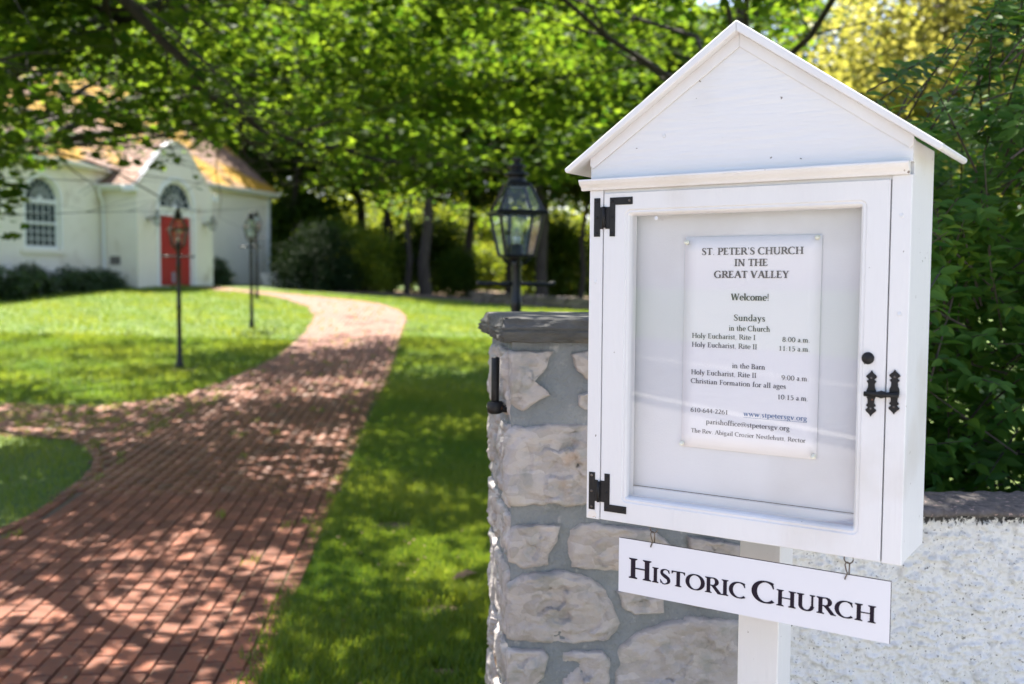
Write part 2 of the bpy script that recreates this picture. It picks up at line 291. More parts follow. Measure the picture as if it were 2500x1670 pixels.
IS=[(-14,10.9),(-5.12,9.91),(-4.73,9.81),(-4.34,9.71),(-4.06,9.4),(-3.74,8.82),(-3.58,8.38),(-3.51,7.99),(-3.43,7.36),(-3.39,6.88),(-3.43,6.6),(-3.6,5.6),(-3.7,3),(-3.7,-3.2)]
PATH=np.array(RE+LE+IS)
def inpoly(x,y,P=PATH):
    x=np.asarray(x,float); y=np.asarray(y,float); c=np.zeros(x.shape,bool); n=len(P)
    for i in range(n):
        x0,y0=P[i]; x1,y1=P[(i+1)%n]
        if y0==y1: continue
        c^=((y0>y)!=(y1>y))&(x<(x1-x0)*(y-y0)/(y1-y0)+x0)
    return c
def edist(x,y,P=PATH):
    d=np.full(np.shape(x),1e9)
    for i in range(len(P)):
        a=P[i]; b=P[(i+1)%len(P)]; ab=b-a; t=np.clip(((x-a[0])*ab[0]+(y-a[1])*ab[1])/(ab@ab),0,1)
        d=np.minimum(d,np.hypot(x-a[0]-t*ab[0],y-a[1]-t*ab[1]))
    return d
xs=np.concatenate([[-600,-200,-80,-40],np.arange(-24,24.1,.5),[40,80,200,600]]); ys=np.concatenate([[-300,-80,-30],np.arange(-12,60.1,.5),[80,120,250,900]])
X,Y=np.meshgrid(xs,ys); Z=g(X,Y)
nx,ny=len(xs),len(ys); I=np.arange(nx*ny).reshape(ny,nx)
def grid_mesh(name,X,Y,Z):
    ny,nx=X.shape; I=np.arange(nx*ny).reshape(ny,nx); me=bpy.data.meshes.new(name)
    me.from_pydata(np.stack([X,Y,Z],-1).reshape(-1,3).tolist(),[],np.stack([I[:-1,:-1],I[:-1,1:],I[1:,1:],I[1:,:-1]],-1).reshape(-1,4).tolist()); me.update()
    for p in me.polygons: p.use_smooth=True
    return me
link('ground',grid_mesh('ground',X,Y,Z),M['lawn'],kind='structure')['label']='green lawn rising gently from the gate to the church'
# woodland floor beyond the lawn crest
X2,Y2=np.meshgrid(np.arange(-6,30.1,1),np.arange(33,90,1)); link('woodland_floor',grid_mesh('woodland_floor',X2,Y2,g(X2,Y2)+.03),M['litter'],kind='structure')['label']='sunlit leaf litter under the trees beyond the lawn'
# road behind the viewer
b=MB(); b.box(-60,60,-14,-4.4,-.05,.012); b.obj('road',M['asphalt'],kind='structure')['label']='asphalt road in front of the gate'
b=MB(); b.box(-60,60,-9.3,-9.18,.012,.018); b.box(-60,60,-5.0,-4.88,.012,.018); b.obj('road_marking',M['roadpaint'],kind='structure')['label']='pale lines painted on the asphalt road'
b=MB(); b.box(-60,60,-4.4,1.6,-.06,.003); b.obj('bounce_slab',mat('bounce_concrete',(.40,.38,.36),.9,(.33,.315,.30),3,.8,.4,60,.003),kind='structure')['label']='unseen pale concrete slab added to bounce neutral light'  # unseen slab added to bounce neutral light instead of lawn green
# path bed
cx=np.arange(-14,0,.12); cy=np.arange(-3.2,32,.12); CX,CY=np.meshgrid(cx,cy); ins=inpoly(CX,CY)
pv=[];pf=[]
for x,y in zip(CX[ins],CY[ins]):
    k=len(pv); pv+=[(x-.06,y-.06,0),(x+.06,y-.06,0),(x+.06,y+.06,0),(x-.06,y+.06,0)]; pf.append((k,k+1,k+2,k+3))
pv=np.array(pv); pv[:,2]=g(pv[:,0],pv[:,1])+.006
me=bpy.data.meshes.new('path'); me.from_pydata(pv.tolist(),[],pf); me.update()
path=link('path',me,M['bed'],kind='structure'); path['label']='red brick path curving from the gate up to the church door'
# bricks: running bond along the path
du=np.array([-.08,1.]); du/=np.linalg.norm(du); dv=np.array([du[1],-du[0]])
bl,bw=.203,.102; ur=np.arange(-3.2,34,bl); vr=np.arange(-17,8,bw)
BR=[]
for j,v in enumerate(vr):
    u=ur+(bl/2 if j%2 else 0)+rng.normal(0,.002)
    BR.append(np.stack([u*du[0]+v*dv[0]+rng.normal(0,.0012,len(u)),u*du[1]+v*dv[1]],1))
BR=np.concatenate(BR); d_=edist(BR[:,0],BR[:,1]); BR=BR[inpoly(BR[:,0],BR[:,1])&(d_>.03)&((edist(BR[:,0],BR[:,1],np.array(IS+[(-3.7,-3.3),(-20,-3.3),(-20,10)]))>.12))]
ang=np.arctan2(du[1],du[0])+rng.normal(0,.008,len(BR)); kindb=np.zeros(len(BR))
# soldier course along the curved borders
bord=[]
for line in (IS,):
    L_=np.array(line); seg=np.linalg.norm(np.diff(L_,axis=0),axis=1); s=np.concatenate([[0],np.cumsum(seg)])
    for t in np.arange(.05,s[-1],bw*2.0):
        x=np.interp(t,s,L_[:,0]); y=np.interp(t,s,L_[:,1]); x2=np.interp(t+.01,s,L_[:,0]); y2=np.interp(t+.01,s,L_[:,1]); a=math.atan2(y2-y,x2-x)
        bord.append((x-math.sin(a)*.055,y+math.cos(a)*.055,a))
bord=np.array(bord); BR=np.vstack([BR,bord[:,:2]]); ang=np.concatenate([ang,bord[:,2]]); kindb=np.concatenate([kindb,np.ones(len(bord))])
bt=np.clip(rng.normal(.42,.26,len(BR)),0,1); 
bx_=np.array([(-.5,-.5,0),(.5,-.5,0),(.5,.5,0),(-.5,.5,0),(-.47,-.44,1),(.47,-.44,1),(.47,.44,1),(-.47,.44,1)])
BF=[(4,5,6,7),(0,1,5,4),(1,2,6,5),(2,3,7,6),(3,0,4,7)]
dims=np.array([bl-.0055,bw-.0055,.017])
bz=g(BR[:,0],BR[:,1])+.004+rng.normal(0,.0012,len(BR))
inview=(np.abs(BR[:,0]/np.maximum(BR[:,1],.1)+.0)<.53)&(BR[:,1]>3.95)
dist=np.where(inview,BR[:,1],1e9); near=np.argsort(dist)[:300]; rest=np.setdiff1d(np.arange(len(BR)),near)
lb=MB(); lb.v=[tuple(p) for p in bx_*dims]; lb.f=list(BF); bm_=lb.mesh('brick'); bm_.materials.append(M['brick1'])
def gslope(x,y): return (g(x,y+.1)-g(x,y-.1))/.2
for i in near:
    o=link('brick',bm_,None,path); o.location=(BR[i,0],BR[i,1],bz[i]); o.rotation_euler=(math.atan(gslope(BR[i,0],BR[i,1]))+rng.normal(0,.006),rng.normal(0,.008),0)
    o.rotation_euler=(Matrix.Rotation(o.rotation_euler[0],3,'X')@Matrix.Rotation(o.rotation_euler[1],3,'Y')@Matrix.Rotation(float(ang[i]),3,'Z')).to_euler()
ca,sa=np.cos(ang[rest]),np.sin(ang[rest]); T=(bx_*dims)[None].repeat(len(rest),0)
V=np.stack([T[...,0]*ca[:,None]-T[...,1]*sa[:,None]+BR[rest,0:1],T[...,0]*sa[:,None]+T[...,1]*ca[:,None]+BR[rest,1:2],T[...,2]],-1)
V[...,2]+=g(V[...,0],V[...,1])+.004
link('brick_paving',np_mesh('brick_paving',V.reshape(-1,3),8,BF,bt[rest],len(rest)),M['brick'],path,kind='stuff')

# ------------------------------------------------------------------ grass
BLADE=np.array([(-.5,0,0),(.5,0,0),(-.4,.08,.5),(.4,.08,.5),(0,.38,1)],float); BLADE_F=[(0,1,3,2),(2,3,4)]
BARE=[(-.36,5.12,.11),(-.80,6.75,.10),(-.62,5.9,.05),(-.3,4.35,.06),(-4.95,14.9,.14)]
def grass(n,x0,x1,y0,y1,wd,ht,seed):
    r=np.random.default_rng(seed); y=y0+(y1-y0)*r.random(n)**.9; x=x0+(x1-x0)*r.random(n)
    pn=np.sin(x*2.1+y*1.3)+np.sin(x*.8-y*2.2)+.6*np.sin(x*5.3+y*4.1)
    ed=edist(x,y); ok=(~inpoly(x,y)|((ed<.16)&(r.random(n)<.75*np.exp(-ed/.05))))&(np.abs(x)<.56*np.maximum(y,.5)+.3)&((r.random(n)<.93))
    for (px_,py_,pr_) in BARE: ok&=~((np.hypot((x-px_)/1.5,(y-py_))<pr_*(.8+.4*r.random(n)))&(r.random(n)<.9))
    x,y,pn=x[ok],y[ok],pn[ok]; n=len(x); a=r.random(n)*2*PI
    h=ht*(.55+.75*r.random(n))*(1+.12*pn); w_=wd*(.7+.6*r.random(n)); lean=.2+.9*r.random(n)**1.5
    ca,sa=np.cos(a),np.sin(a); T=BLADE[None].repeat(n,0); X=T[...,0]*w_[:,None]; Yv=T[...,1]*(h*lean)[:,None]*1.6; Z=T[...,2]*(h*(1-.25*lean))[:,None]
    V=np.stack([X*ca[:,None]-Yv*sa[:,None]+x[:,None],X*sa[:,None]+Yv*ca[:,None]+y[:,None],Z+g(x,y)[:,None]-.004],-1)
    return V.reshape(-1,3),np.clip(.42+.13*pn+r.normal(0,.2,n),0,1)
Vs,ts=[],[]
for a in ((45000,-1.3,.15,3.6,5.4,.0075,.075,21),(120000,-1.4,.15,3.6,7.5,.005,.055,1),(110000,-2.2,.2,7.5,13,.006,.06,2),(40000,-3,.6,13,20,.009,.07,3),(60000,-9.5,-3.3,5.5,13.5,.0065,.06,4),(90000,-10.5,-3.5,12,19,.009,.065,5),(90000,-14,2.5,18,31,.016,.07,6),(14000,-3,.0,1.2,3.6,.005,.05,7)):
    v,t=grass(*a); Vs.append(v); ts.append(t)
t=np.concatenate(ts); go=link('grass',np_mesh('grass',np.concatenate(Vs),5,BLADE_F,t,len(t)),M['grass'],kind='stuff'); tag(go,'short mown grass blades on both sides of the brick path','grass')
for (px_,py_,pr_) in BARE:
    b=MB(); b.v=[(px_+1.7*pr_*(1+.25*math.sin(3*a+px_))*math.cos(a),py_+1.15*pr_*(1+.2*math.cos(2*a))*math.sin(a),0) for a in np.linspace(0,2*PI,19)[:-1]]; b.v=[(x,y,float(g(x,y))+.004) for x,y,z in b.v]; b.f=[tuple(range(18))]
    b.obj('bare_soil',mat('bare_soil',(.16,.105,.07),.95,(.09,.06,.04),25,.9,.8,60,.01),bpy.data.objects['ground'])
r=np.random.default_rng(66); n=900; x=r.uniform(-4.5,-.3,n); y=r.uniform(3.9,13,n); P=np.stack([x,y,g(x,y)+np.where(inpoly(x,y),.024,.04)],1)
me=scatter('debris',BLOB,BLOB_F,P,r.normal(size=(n,3))*.25+np.array([0,0,1.]),r.normal(size=(n,3))*np.array([1,1,.1]),r.uniform(.008,.026,n),r.random(n)); tag(link('debris',me,M['deadleaf'],kind='stuff'),'tiny scraps of dry leaf and twig scattered on path and grass','debris')
# weeds in the brick joints
r=np.random.default_rng(44); Vs=[];ts=[]
sel=rng.choice(len(BR),240,False); P=[];
cx_,cy_=BR[sel,0],BR[sel,1]; k_=(edist(cx_,cy_)<.5)|(cy_>9.5)|(r.random(len(sel))<.2); cx_,cy_=cx_[k_],cy_[k_]
lx_=(BR[:,0]<-3.6)&(BR[:,1]>9.3)&(BR[:,1]<13.2)&(r.random(len(BR))<.75)&((BR[:,0]<-4.6)|(r.random(len(BR))<.5)); cx_=np.concatenate([cx_,BR[lx_,0]+.05]); cy_=np.concatenate([cy_,BR[lx_,1]-bl/2+r.normal(0,.07,lx_.sum())])
x=np.repeat(cx_,26)+r.normal(0,.022,len(cx_)*26); y=np.repeat(cy_+bl/2,26)+r.normal(0,.05,len(cx_)*26); n=len(x); a=r.random(n)*2*PI
T=BLADE[None].repeat(n,0); h=.015+.045*r.random(n); X=T[...,0]*.006; Yv=T[...,1]*h[:,None]*1.6; Z=T[...,2]*h[:,None]
V=np.stack([X*np.cos(a)[:,None]-Yv*np.sin(a)[:,None]+x[:,None],X*np.sin(a)[:,None]+Yv*np.cos(a)[:,None]+y[:,None],Z+g(x,y)[:,None]+.015],-1)
tag(link('weeds',np_mesh('weeds',V.reshape(-1,3),5,BLADE_F,np.clip(r.normal(.6,.2,n),0,1),n),M['grass'],kind='stuff'),'small weeds sprouting from joints of the brick path','weeds')

# ------------------------------------------------------------------ stone gate pillar
from mathutils import noise as mn
PHI=math.atan2(.12,1)
pil=thing('gate_pillar','grey field stone gate pillar with thick dark slate cap behind the notice cabinet','pillar',(0,2.5,0),PHI)
PW,PD,PH=.615,.50,1.605
def nz(p,s,o=0): return mn.noise(Vector((p[0]*s+o,p[1]*s+o*1.7,p[2]*s)))
def mortar_face(b,P0,du_,L,H,z0,n_,step=.012,amp=.006):
    nu,nv=int(L/step)+1,int(H/step)+1; k0=len(b.v)
    for j in range(nv+1):
        for i in range(nu+1):
            u=L*i/nu; v=z0+H*j/nv; e=nz((u,v,0),26,3)*amp+nz((u,v,0),7,9)*amp*.9
            if i in (0,nu) or j in (0,nv): e=0
            b.v.append((P0[0]+du_[0]*u+n_[0]*e,P0[1]+du_[1]*u+n_[1]*e,v))
    for j in range(nv):
        for i in range(nu): a=k0+j*(nu+1)+i; b.f.append((a,a+1,a+nu+2,a+nu+1))
b=MB(); mortar_face(b,(0,0),(1,0),PW,PH,0,(0,-1)); mortar_face(b,(0,PD),(0,-1),PD,PH,0,(-1,0)); mortar_face(b,(PW,0),(0,1),PD,PH,0,(1,0),.05); mortar_face(b,(PW,PD),(-1,0),PW,PH,0,(0,1),.05)
b.poly([(0,0,PH),(PW,0,PH),(PW,PD,PH),(0,PD,PH)]); b.obj('mortar',M['mortar'],pil,smooth=True)
def stone(poly,face,depth=.016,seed=0,step=.009):
    """irregular split-face stone from its outline on one face of the pillar: dense inner grid, rough broken rim"""
    P=np.array(poly,float); n=len(P); 
    # densify + wobble outline
    out=[]
    for i in range(n):
        a,b_=P[i],P[(i+1)%n]; L=np.linalg.norm(b_-a); m_=max(1,int(L/.012))
        for k in range(m_):
            q=a+(b_-a)*k/m_; d=(b_-a)/max(L,1e-6); nn=np.array([d[1],-d[0]]); q=q+nn*(nz((q[0],q[1],seed),38)*.006+nz((q[0],q[1],seed),12)*.004); out.append(q)
    out=np.array(out); c=out.mean(0); N=len(out); rad_=np.linalg.norm(out-c,axis=1).mean(); nr=int(np.clip(rad_/.0045,8,26)); rings=[(1.065,-.003),(1.045,depth*.35),(1.015,depth*.75),(.98,depth*.98)]+[(.965-(.93)*(k+1)/nr,depth*1.05) for k in range(nr)]
    r_=random.Random(seed); tx,ty=r_.uniform(-.04,.04),r_.uniform(-.05,.05); b=MB()
    for s,h in rings:
        for q in out:
            p=c+(q-c)*s; e=h
            if h>0:
                e+=tx*(p[0]-c[0])+ty*(p[1]-c[1])
                f1=nz((p[0],p[1],seed),11); e+=(.009*f1)+.0035*nz((p[0],p[1],seed),33)+.0015*nz((p[0],p[1],seed),90)
                for fs,am in ((13,.15),(31,.11),(70,.08)):
                    wv=Vector((p[0]*fs+seed*3.1+.4*nz((p[0],p[1],2),30),p[1]*fs*1.35+.5*nz((p[0],p[1],5),25),seed)); vd,vp=mn.voronoi(wv); cp=vp[0]; h1=mn.cell_vector(cp*3.7)
                    e+=am/fs*((wv-cp).dot(h1-Vector((.5,.5,.5)))*1.6+(h1.z-.5)*.9)
                e=max(e,-.002)
            b.v.append((p[0],p[1],e))
    for k in range(len(rings)-1):
        for i in range(N): j=(i+1)%N; b.f.append((k*N+i,k*N+j,(k+1)*N+j,(k+1)*N+i))
    b.v.append((c[0],c[1],depth*1.12)); z=len(b.v)-1; k=len(rings)-1
    for i in range(N): b.f.append((k*N+i,k*N+(i+1)%N,z))
    if face=='front': b.v=[(x,-e,y) for x,y,e in b.v]
    elif face=='left': b.v=[(-e,x,y) for x,y,e in b.v]; b.f=[f[::-1] for f in b.f]
    elif face=='right': b.v=[(PW+e,x,y) for x,y,e in b.v]
    elif face=='back': b.v=[(x,PD+e,y) for x,y,e in b.v]; b.f=[f[::-1] for f in b.f]
    return b.obj('stone',M['stone'],pil,smooth=True)
FR=[[(-.003,1.582),(.101,1.58),(.086,1.544),(.058,1.507),(.095,1.474),(.027,1.435),(.001,1.451),(-.005,1.518)],
[(.152,1.575),(.191,1.582),(.231,1.58),(.263,1.569),(.264,1.512),(.192,1.512),(.163,1.549)],
[(.172,1.47),(.211,1.475),(.243,1.449),(.201,1.433),(.174,1.444)],
[(-.010,1.367),(.012,1.388),(.054,1.388),(.106,1.392),(.191,1.391),(.287,1.385),(.299,1.306),(.268,1.221),(.182,1.193),(.087,1.198),(.003,1.196),(-.012,1.226),(-.010,1.3)],
[(.003,1.136),(.121,1.137),(.118,1.097),(.099,1.065),(.097,1.034),(.025,1.03),(-.001,1.047),(-.005,1.089)],
[(.157,1.122),(.183,1.138),(.269,1.131),(.377,1.112),(.421,1.068),(.411,1.014),(.27,1.013),(.163,1.029),(.152,1.064)],
[(.465,1.099),(.542,1.089),(.602,1.074),(.603,1.039),(.532,1.033),(.476,1.056)],
[(-.003,.983),(.036,1.009),(.142,1.013),(.206,.998),(.25,.96),(.272,.9),(.281,.878),(.251,.836),(.165,.833),(.058,.837),(0,.85),(-.003,.919)],
[(.276,.964),(.336,.968),(.399,.944),(.399,.906),(.326,.898),(.293,.921)],
[(.44,1.0),(.52,1.01),(.604,1.0),(.606,.915),(.52,.905),(.45,.93)],
[(.288,.748),(.295,.812),(.338,.849),(.403,.868),(.48,.884),(.535,.875),(.605,.867),(.61,.668),(.428,.654),(.275,.666)],
[(-.005,.818),(.085,.815),(.093,.798),(.086,.745),(.059,.714),(-.004,.706)],
[(.139,.802),(.165,.806),(.241,.804),(.259,.781),(.253,.695),(.145,.699),(.136,.754)],
[(.33,1.58),(.46,1.575),(.60,1.58),(.60,1.43),(.47,1.42),(.34,1.44)],[(.33,1.38),(.45,1.39),(.60,1.38),(.60,1.19),(.47,1.18),(.33,1.20)]]
for i,p in enumerate(FR): stone(p,'front',.013,i+1)
z=.64
for row,(h,cols) in enumerate(((.17,(.0,.24,.61)),(.13,(.0,.35,.61)),(.16,(.0,.2,.42,.61)),(.12,(.0,.3,.61)))):
    for a,c in zip(cols,cols[1:]): stone([(a+.01,z),(c-.03,z-.01),(c-.025,z-h+.03),((a+c)/2,z-h+.02),(a+.012,z-h+.035)],'front',.013,60+row*4+int(a*10))
    z-=h
zr=[1.59,1.40,1.18,1.03,.82,.66,.5,.34,.18,.03]
rs=random.Random(5)
for k in range(len(zr)-1):
    zt,zb=zr[k]-.015,zr[k+1]+.012; cut=rs.uniform(.18,.32)
    for a,c in ((.012,cut-.015),(cut+.015,.488)):
        j=lambda:rs.uniform(-.016,.016)
        stone([(a,zt+j()*.5),((a+c)/2,zt+j()*.5),(c,zt+j()*.5),(c+j()*.5,(zt+zb)/2+j()),(c,zb+j()*.5),((a+c)/2,zb+j()*.6),(a,zb+j()*.5),(a+j()*.5,(zt+zb)/2)],'left',rs.uniform(.005,.010),100+k*2+(a>.1),)
        if k%2: stone([(a,zt),(c,zt),(c,zb),(a,zb)],'right',.014,150+k*2+(a>.1))
# slate cap: slab with layered broken edge
b=MB(); L_,D_=PW+.05,PD+.05; nu,nv=150,16; ring=[]
per=[]; 
def along(t):
    """rounded rectangle perimeter"""
    s=t*2*(L_+D_)
    if s<L_: return (s,0,0,-1)
    s-=L_
    if s<D_: return (L_,s,1,0)
    s-=D_
    if s<L_: return (L_-s,D_,0,1)
    s-=L_; return (0,D_-s,-1,0)
NP=420; prof=[(0,-.004),(.05,.006),(.14,.002),(.24,.014),(.34,.010),(.42,.016),(.50,.004),(.58,.012),(.66,.006),(.76,.002),(.86,.0),(.94,-.003),(1,-.010)]
for t_,ex in prof:
    for i in range(NP):
        x,y,nx_,ny_=along(i/NP); q=(x*1.0,y*1.0,t_*.12)
        e=ex*(1+.7*nz(q,9,2))+.010*nz(q,7,4)+.005*nz(q,22,1)+.0025*nz(q,60,2)
        st=math.floor((nz((x,y,t_*.2),10,7)+.6)*4)/4; e+=.010*(st-.5)*(0.2<t_<.9)
        b.v.append((x-.025+nx_*e*.75,y-.025+ny_*e*.75,PH+.062*t_+.002*nz((x,y,0),6)+(.004*nz((x,y,0),20) if t_ in(0,1) else .003*nz((x,y,t_),30))))
for k in range(len(prof)-1):
    for i in range(NP): j=(i+1)%NP; b.f.append((k*NP+i,k*NP+j,(k+1)*NP+j,(k+1)*NP+i))
cxy=(PW/2,PD/2)
for base,z_,fl in ((0,PH,1),((len(prof)-1)*NP,PH+.064,0)):
    k0=len(b.v)
    for s in (.93,.8,.6,.35):
        for i in range(NP):
            v=b.v[base+i]; x=cxy[0]+(v[0]-cxy[0])*s; y=cxy[1]+(v[1]-cxy[1])*s; b.v.append((x,y,z_+.0025*nz((x,y,0),9)+.0012*nz((x,y,0),35)))
    lv=[base]+[k0+i*NP for i in range(4)]
    for a,c in zip(lv,lv[1:]):
        for i in range(NP):
            j=(i+1)%NP; f=(a+i,a+j,c+j,c+i); b.f.append(f[::-1] if fl else f)
    b.v.append((cxy[0],cxy[1],z_)); e_=len(b.v)-1
    for i in range(NP): j=(i+1)%NP; f=(lv[-1]+i,lv[-1]+j,e_); b.f.append(f[::-1] if fl else f)
b.obj('cap_stone',M['slate'],pil,smooth=True)
# gate pintle in the left face
pin=MB(); pin.lathe([(.0,.0),(.009,.0),(.0105,.003),(.0105,.115),(.008,.118),(0,.118)],14,(-.034,.075,1.445)); pin.lathe([(0,-.030),(.012,-.030),(.019,-.026),(.021,-.016),(.021,-.002),(.017,.002),(0,.002)],16,(-.034,.075,1.445)); pin.tube([(-.034,.075,1.428),(-.01,.078,1.428),(.03,.08,1.428)],.010,10)
pin.obj('gate_pintle',M['iron'],pil,smooth=True)

# ------------------------------------------------------------------ white stucco wall with dark coping
wall=thing('garden_wall','low white rough stucco wall with dark coping beside the stone pillar','wall',(0,0,0))
wx0,wx1,wy=.60,6.0,2.60
def stucco_h(x,z):
    a=nz((x,z*1.8,0),34,5)+.5*nz((x,z*1.5,3),75,2); v=.006*nz((x,z,0),14,1)+.011*max(0,a)**.7*(1 if a>0 else 0)+.004*nz((x,z,0),130,2)
    return v
b=MB(); xa=np.concatenate([np.arange(wx0,1.55,.0042),np.arange(1.6,wx1+.01,.1)]); za=np.concatenate([np.arange(-.05,.62,.08),np.arange(.64,1.156,.0042)])
for z in za:
    for x in xa: b.v.append((x,wy-1.35*stucco_h(x,z),z))
nxa=len(xa)
for j in range(len(za)-1):
    for i in range(nxa-1): a=j*nxa+i; b.f.append((a,a+1,a+nxa+1,a+nxa))
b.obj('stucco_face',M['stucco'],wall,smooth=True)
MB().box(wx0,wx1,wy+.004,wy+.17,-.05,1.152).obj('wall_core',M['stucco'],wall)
b=MB(); xa=np.concatenate([np.arange(wx0,1.6,.006),np.arange(1.65,wx1,.1)]); pr=[(2.578,1.151),(2.566,1.155),(2.562,1.162),(2.566,1.171),(2.58,1.176),(2.61,1.179),(2.65,1.181),(2.69,1.182),(2.73,1.182),(2.77,1.178),(2.79,1.165),(2.79,1.15)]
for x in xa:
    for y,z in pr: b.v.append((x,y+.004*nz((x,y,z),40),z+.004*nz((x,y,z),30,4)+.003*nz((x,y,z),80,2)+.003*nz((x,y,z),9,2)))
n=len(pr)
for i in range(len(xa)-1):
    for k in range(n-1): a=i*n+k; b.f.append((a,a+n,a+n+1,a+1))
b.obj('coping',M['coping'],wall,smooth=True)

# ------------------------------------------------------------------ lettering (drawn serif alphabet, no font files)
def arc(cx,cy,rx,ry,a0,a1,wt,wn,n=18):
    o=[];i_=[]
    for k in range(n+1):
        a=R_(a0+(a1-a0)*k/n); w_=(wn+(wt-wn)*abs(math.cos(a))**1.3)/2; x,y=cx+rx*math.cos(a),cy+ry*math.sin(a); nx_,ny_=math.cos(a)/rx,math.sin(a)/ry; l=math.hypot(nx_,ny_); nx_/=l; ny_/=l
        o.append((x+nx_*w_,y+ny_*w_)); i_.append((x-nx_*w_,y-ny_*w_))
    return ('strip',o,i_)
def line(x0,y0,x1,y1,w_): return ('poly',[(x0-w_/2,y0),(x0+w_/2,y0),(x1+w_/2,y1),(x1-w_/2,y1)])
def rect(x0,y0,x1,y1): return ('poly',[(x0,y0),(x1,y0),(x1,y1),(x0,y1)])
def pol(*p): return ('poly',list(p))
def path_(pts):
    P=[]; n=len(pts)
    for i in range(n-1):
        p0,p1,p2,p3=pts[max(i-1,0)],pts[i],pts[i+1],pts[min(i+2,n-1)]
        for k in range(7):
            t=k/7; P.append(tuple(.5*((2*p1[c])+(-p0[c]+p2[c])*t+(2*p0[c]-5*p1[c]+4*p2[c]-p3[c])*t*t+(-p0[c]+3*p1[c]-3*p2[c]+p3[c])*t**3) for c in range(3)))
    P.append(pts[-1]); o=[];i_=[]
    for k,(x,y,w_) in enumerate(P):
        a=P[max(k-1,0)]; b_=P[min(k+1,len(P)-1)]; dx,dy=b_[0]-a[0],b_[1]-a[1]; l=math.hypot(dx,dy) or 1; o.append((x-dy/l*w_/2,y+dx/l*w_/2)); i_.append((x+dy/l*w_/2,y-dx/l*w_/2))
    return ('strip',o,i_)
def glyphs(T,N):
    s=.085; h=N*.9
    def stem(x,y0,y1,b_=1,t_=1,w_=None,sl=s,sr=s):
        w_=w_ or T; r=[rect(x-w_/2,y0,x+w_/2,y1)]
        if b_: r.append(pol((x-w_/2-sl,y0),(x+w_/2+sr,y0),(x+w_/2+sr,y0+h*.8),(x+w_/2,y0+h*1.7),(x-w_/2,y0+h*1.7),(x-w_/2-sl,y0+h*.8)))
        if t_==1: r.append(pol((x-w_/2-sl,y1),(x+w_/2+sr,y1),(x+w_/2+sr,y1-h*.8),(x+w_/2,y1-h*1.7),(x-w_/2,y1-h*1.7),(x-w_/2-sl,y1-h*.8)))
        if t_==2: r.append(pol((x-w_/2-sl*1.3,y1-h*1.5),(x+w_/2,y1+.01),(x+w_/2,y1-h*2.2),(x-w_/2,y1-h*2.6)))
        return r
    def ser(x,y,w_=.26): return rect(x-w_/2,y-h/2,x+w_/2,y+h/2)
    t=T/2; X=.66; G={}
    G['H']=(1.0,stem(.2,0,1)+stem(.8,0,1)+[rect(.2,.49,.8,.49+N)])
    G['I']=(.42,stem(.21,0,1)); 
    G['T']=(.80,stem(.40,0,1,1,0)+[rect(.03,1-N*1.1,.77,1),pol((.03,1),(.03,.80),(.06,.80),(.13,1-N)),pol((.77,1),(.77,.80),(.74,.80),(.67,1-N))])
    G['O']=(1.06,[arc(.53,.5,.42,.485,0,360,T*1.1,N,40)])
    G['C']=(.92,[arc(.53,.5,.43,.485,52,312,T*1.1,N,32),pol((.80,.97),(.84,.70),(.80,.70),(.74,.86),(.70,.93))])
    G['G']=(1.02,[arc(.53,.5,.43,.485,52,305,T*1.1,N,32),rect(.80-t,.04,.80+t,.42),rect(.64,.42,.96,.42+h),pol((.80,.97),(.84,.72),(.80,.72),(.74,.86),(.70,.93))])
    G['S']=(.68,[path_([(.56,.80,N),(.50,.93,N*.9),(.34,.975,N*1.0),(.17,.87,T*.75),(.17,.68,T*.9),(.34,.53,T*1.15),(.52,.38,T*1.0),(.54,.17,T*.8),(.38,.03,N*1.1),(.22,.03,N),(.10,.20,N)]),pol((.56,.98),(.60,.74),(.56,.74),(.52,.86)),pol((.09,.02),(.06,.28),(.10,.28),(.15,.12))])
    G['R']=(.86,stem(.19,0,1)+[rect(.19,1-N,.40,1),rect(.19,.47,.42,.47+N),arc(.40,.735,.235,.245,-90,90,T*1.1,N,16),line(.80,0,.44,.50,T*1.2),ser(.83,h/2,.20)])
    G['P']=(.74,stem(.19,0,1)+[rect(.19,1-N,.40,1),rect(.19,.44,.38,.44+N),arc(.40,.72,.235,.26,-100,90,T*1.1,N,16)])
    G['B']=(.78,stem(.19,0,1)+[rect(.19,1-N,.38,1),rect(.19,.50,.42,.50+N),rect(.19,0,.42,N),arc(.38,.755,.19,.225,-90,90,T,N,14),arc(.41,.26,.235,.245,-90,90,T*1.1,N,14)])
    G['U']=(.98,stem(.20,.30,1,0,1)+stem(.78,.30,1,0,1,N*1.5)+[arc(.49,.32,.29,.30,180,360,T,N*1.2,16)])
    G['N']=(1.0,stem(.20,0,1,1,0,N*1.4)+stem(.80,0,1,0,1,N*1.4)+[line(.80,-.01,.18,1,T*1.15),rect(.02,1-h,.24,1)])
    G['E']=(.74,stem(.19,0,1)+[rect(.19,1-N,.62,1),rect(.19,0,.64,N),rect(.19,.48,.50,.48+N),pol((.62,1),(.62,.80),(.59,.80),(.54,1-N)),pol((.64,0),(.69,.24),(.65,.24),(.55,N)),rect(.48,.40,.51,.62)])
    G['F']=(.68,stem(.19,0,1)+[rect(.19,1-N,.62,1),rect(.19,.48,.50,.48+N),pol((.62,1),(.62,.80),(.59,.80),(.54,1-N)),rect(.48,.40,.51,.62)])
    G['L']=(.70,stem(.19,0,1)+[rect(.19,0,.60,N),pol((.60,0),(.67,.26),(.63,.26),(.52,N))])
    G['A']=(.92,[line(.13,0,.45,1,N*1.3),line(.80,0,.47,1,T*1.25),rect(.24,.34,.68,.34+N),ser(.13,h/2),ser(.80,h/2,.28)])
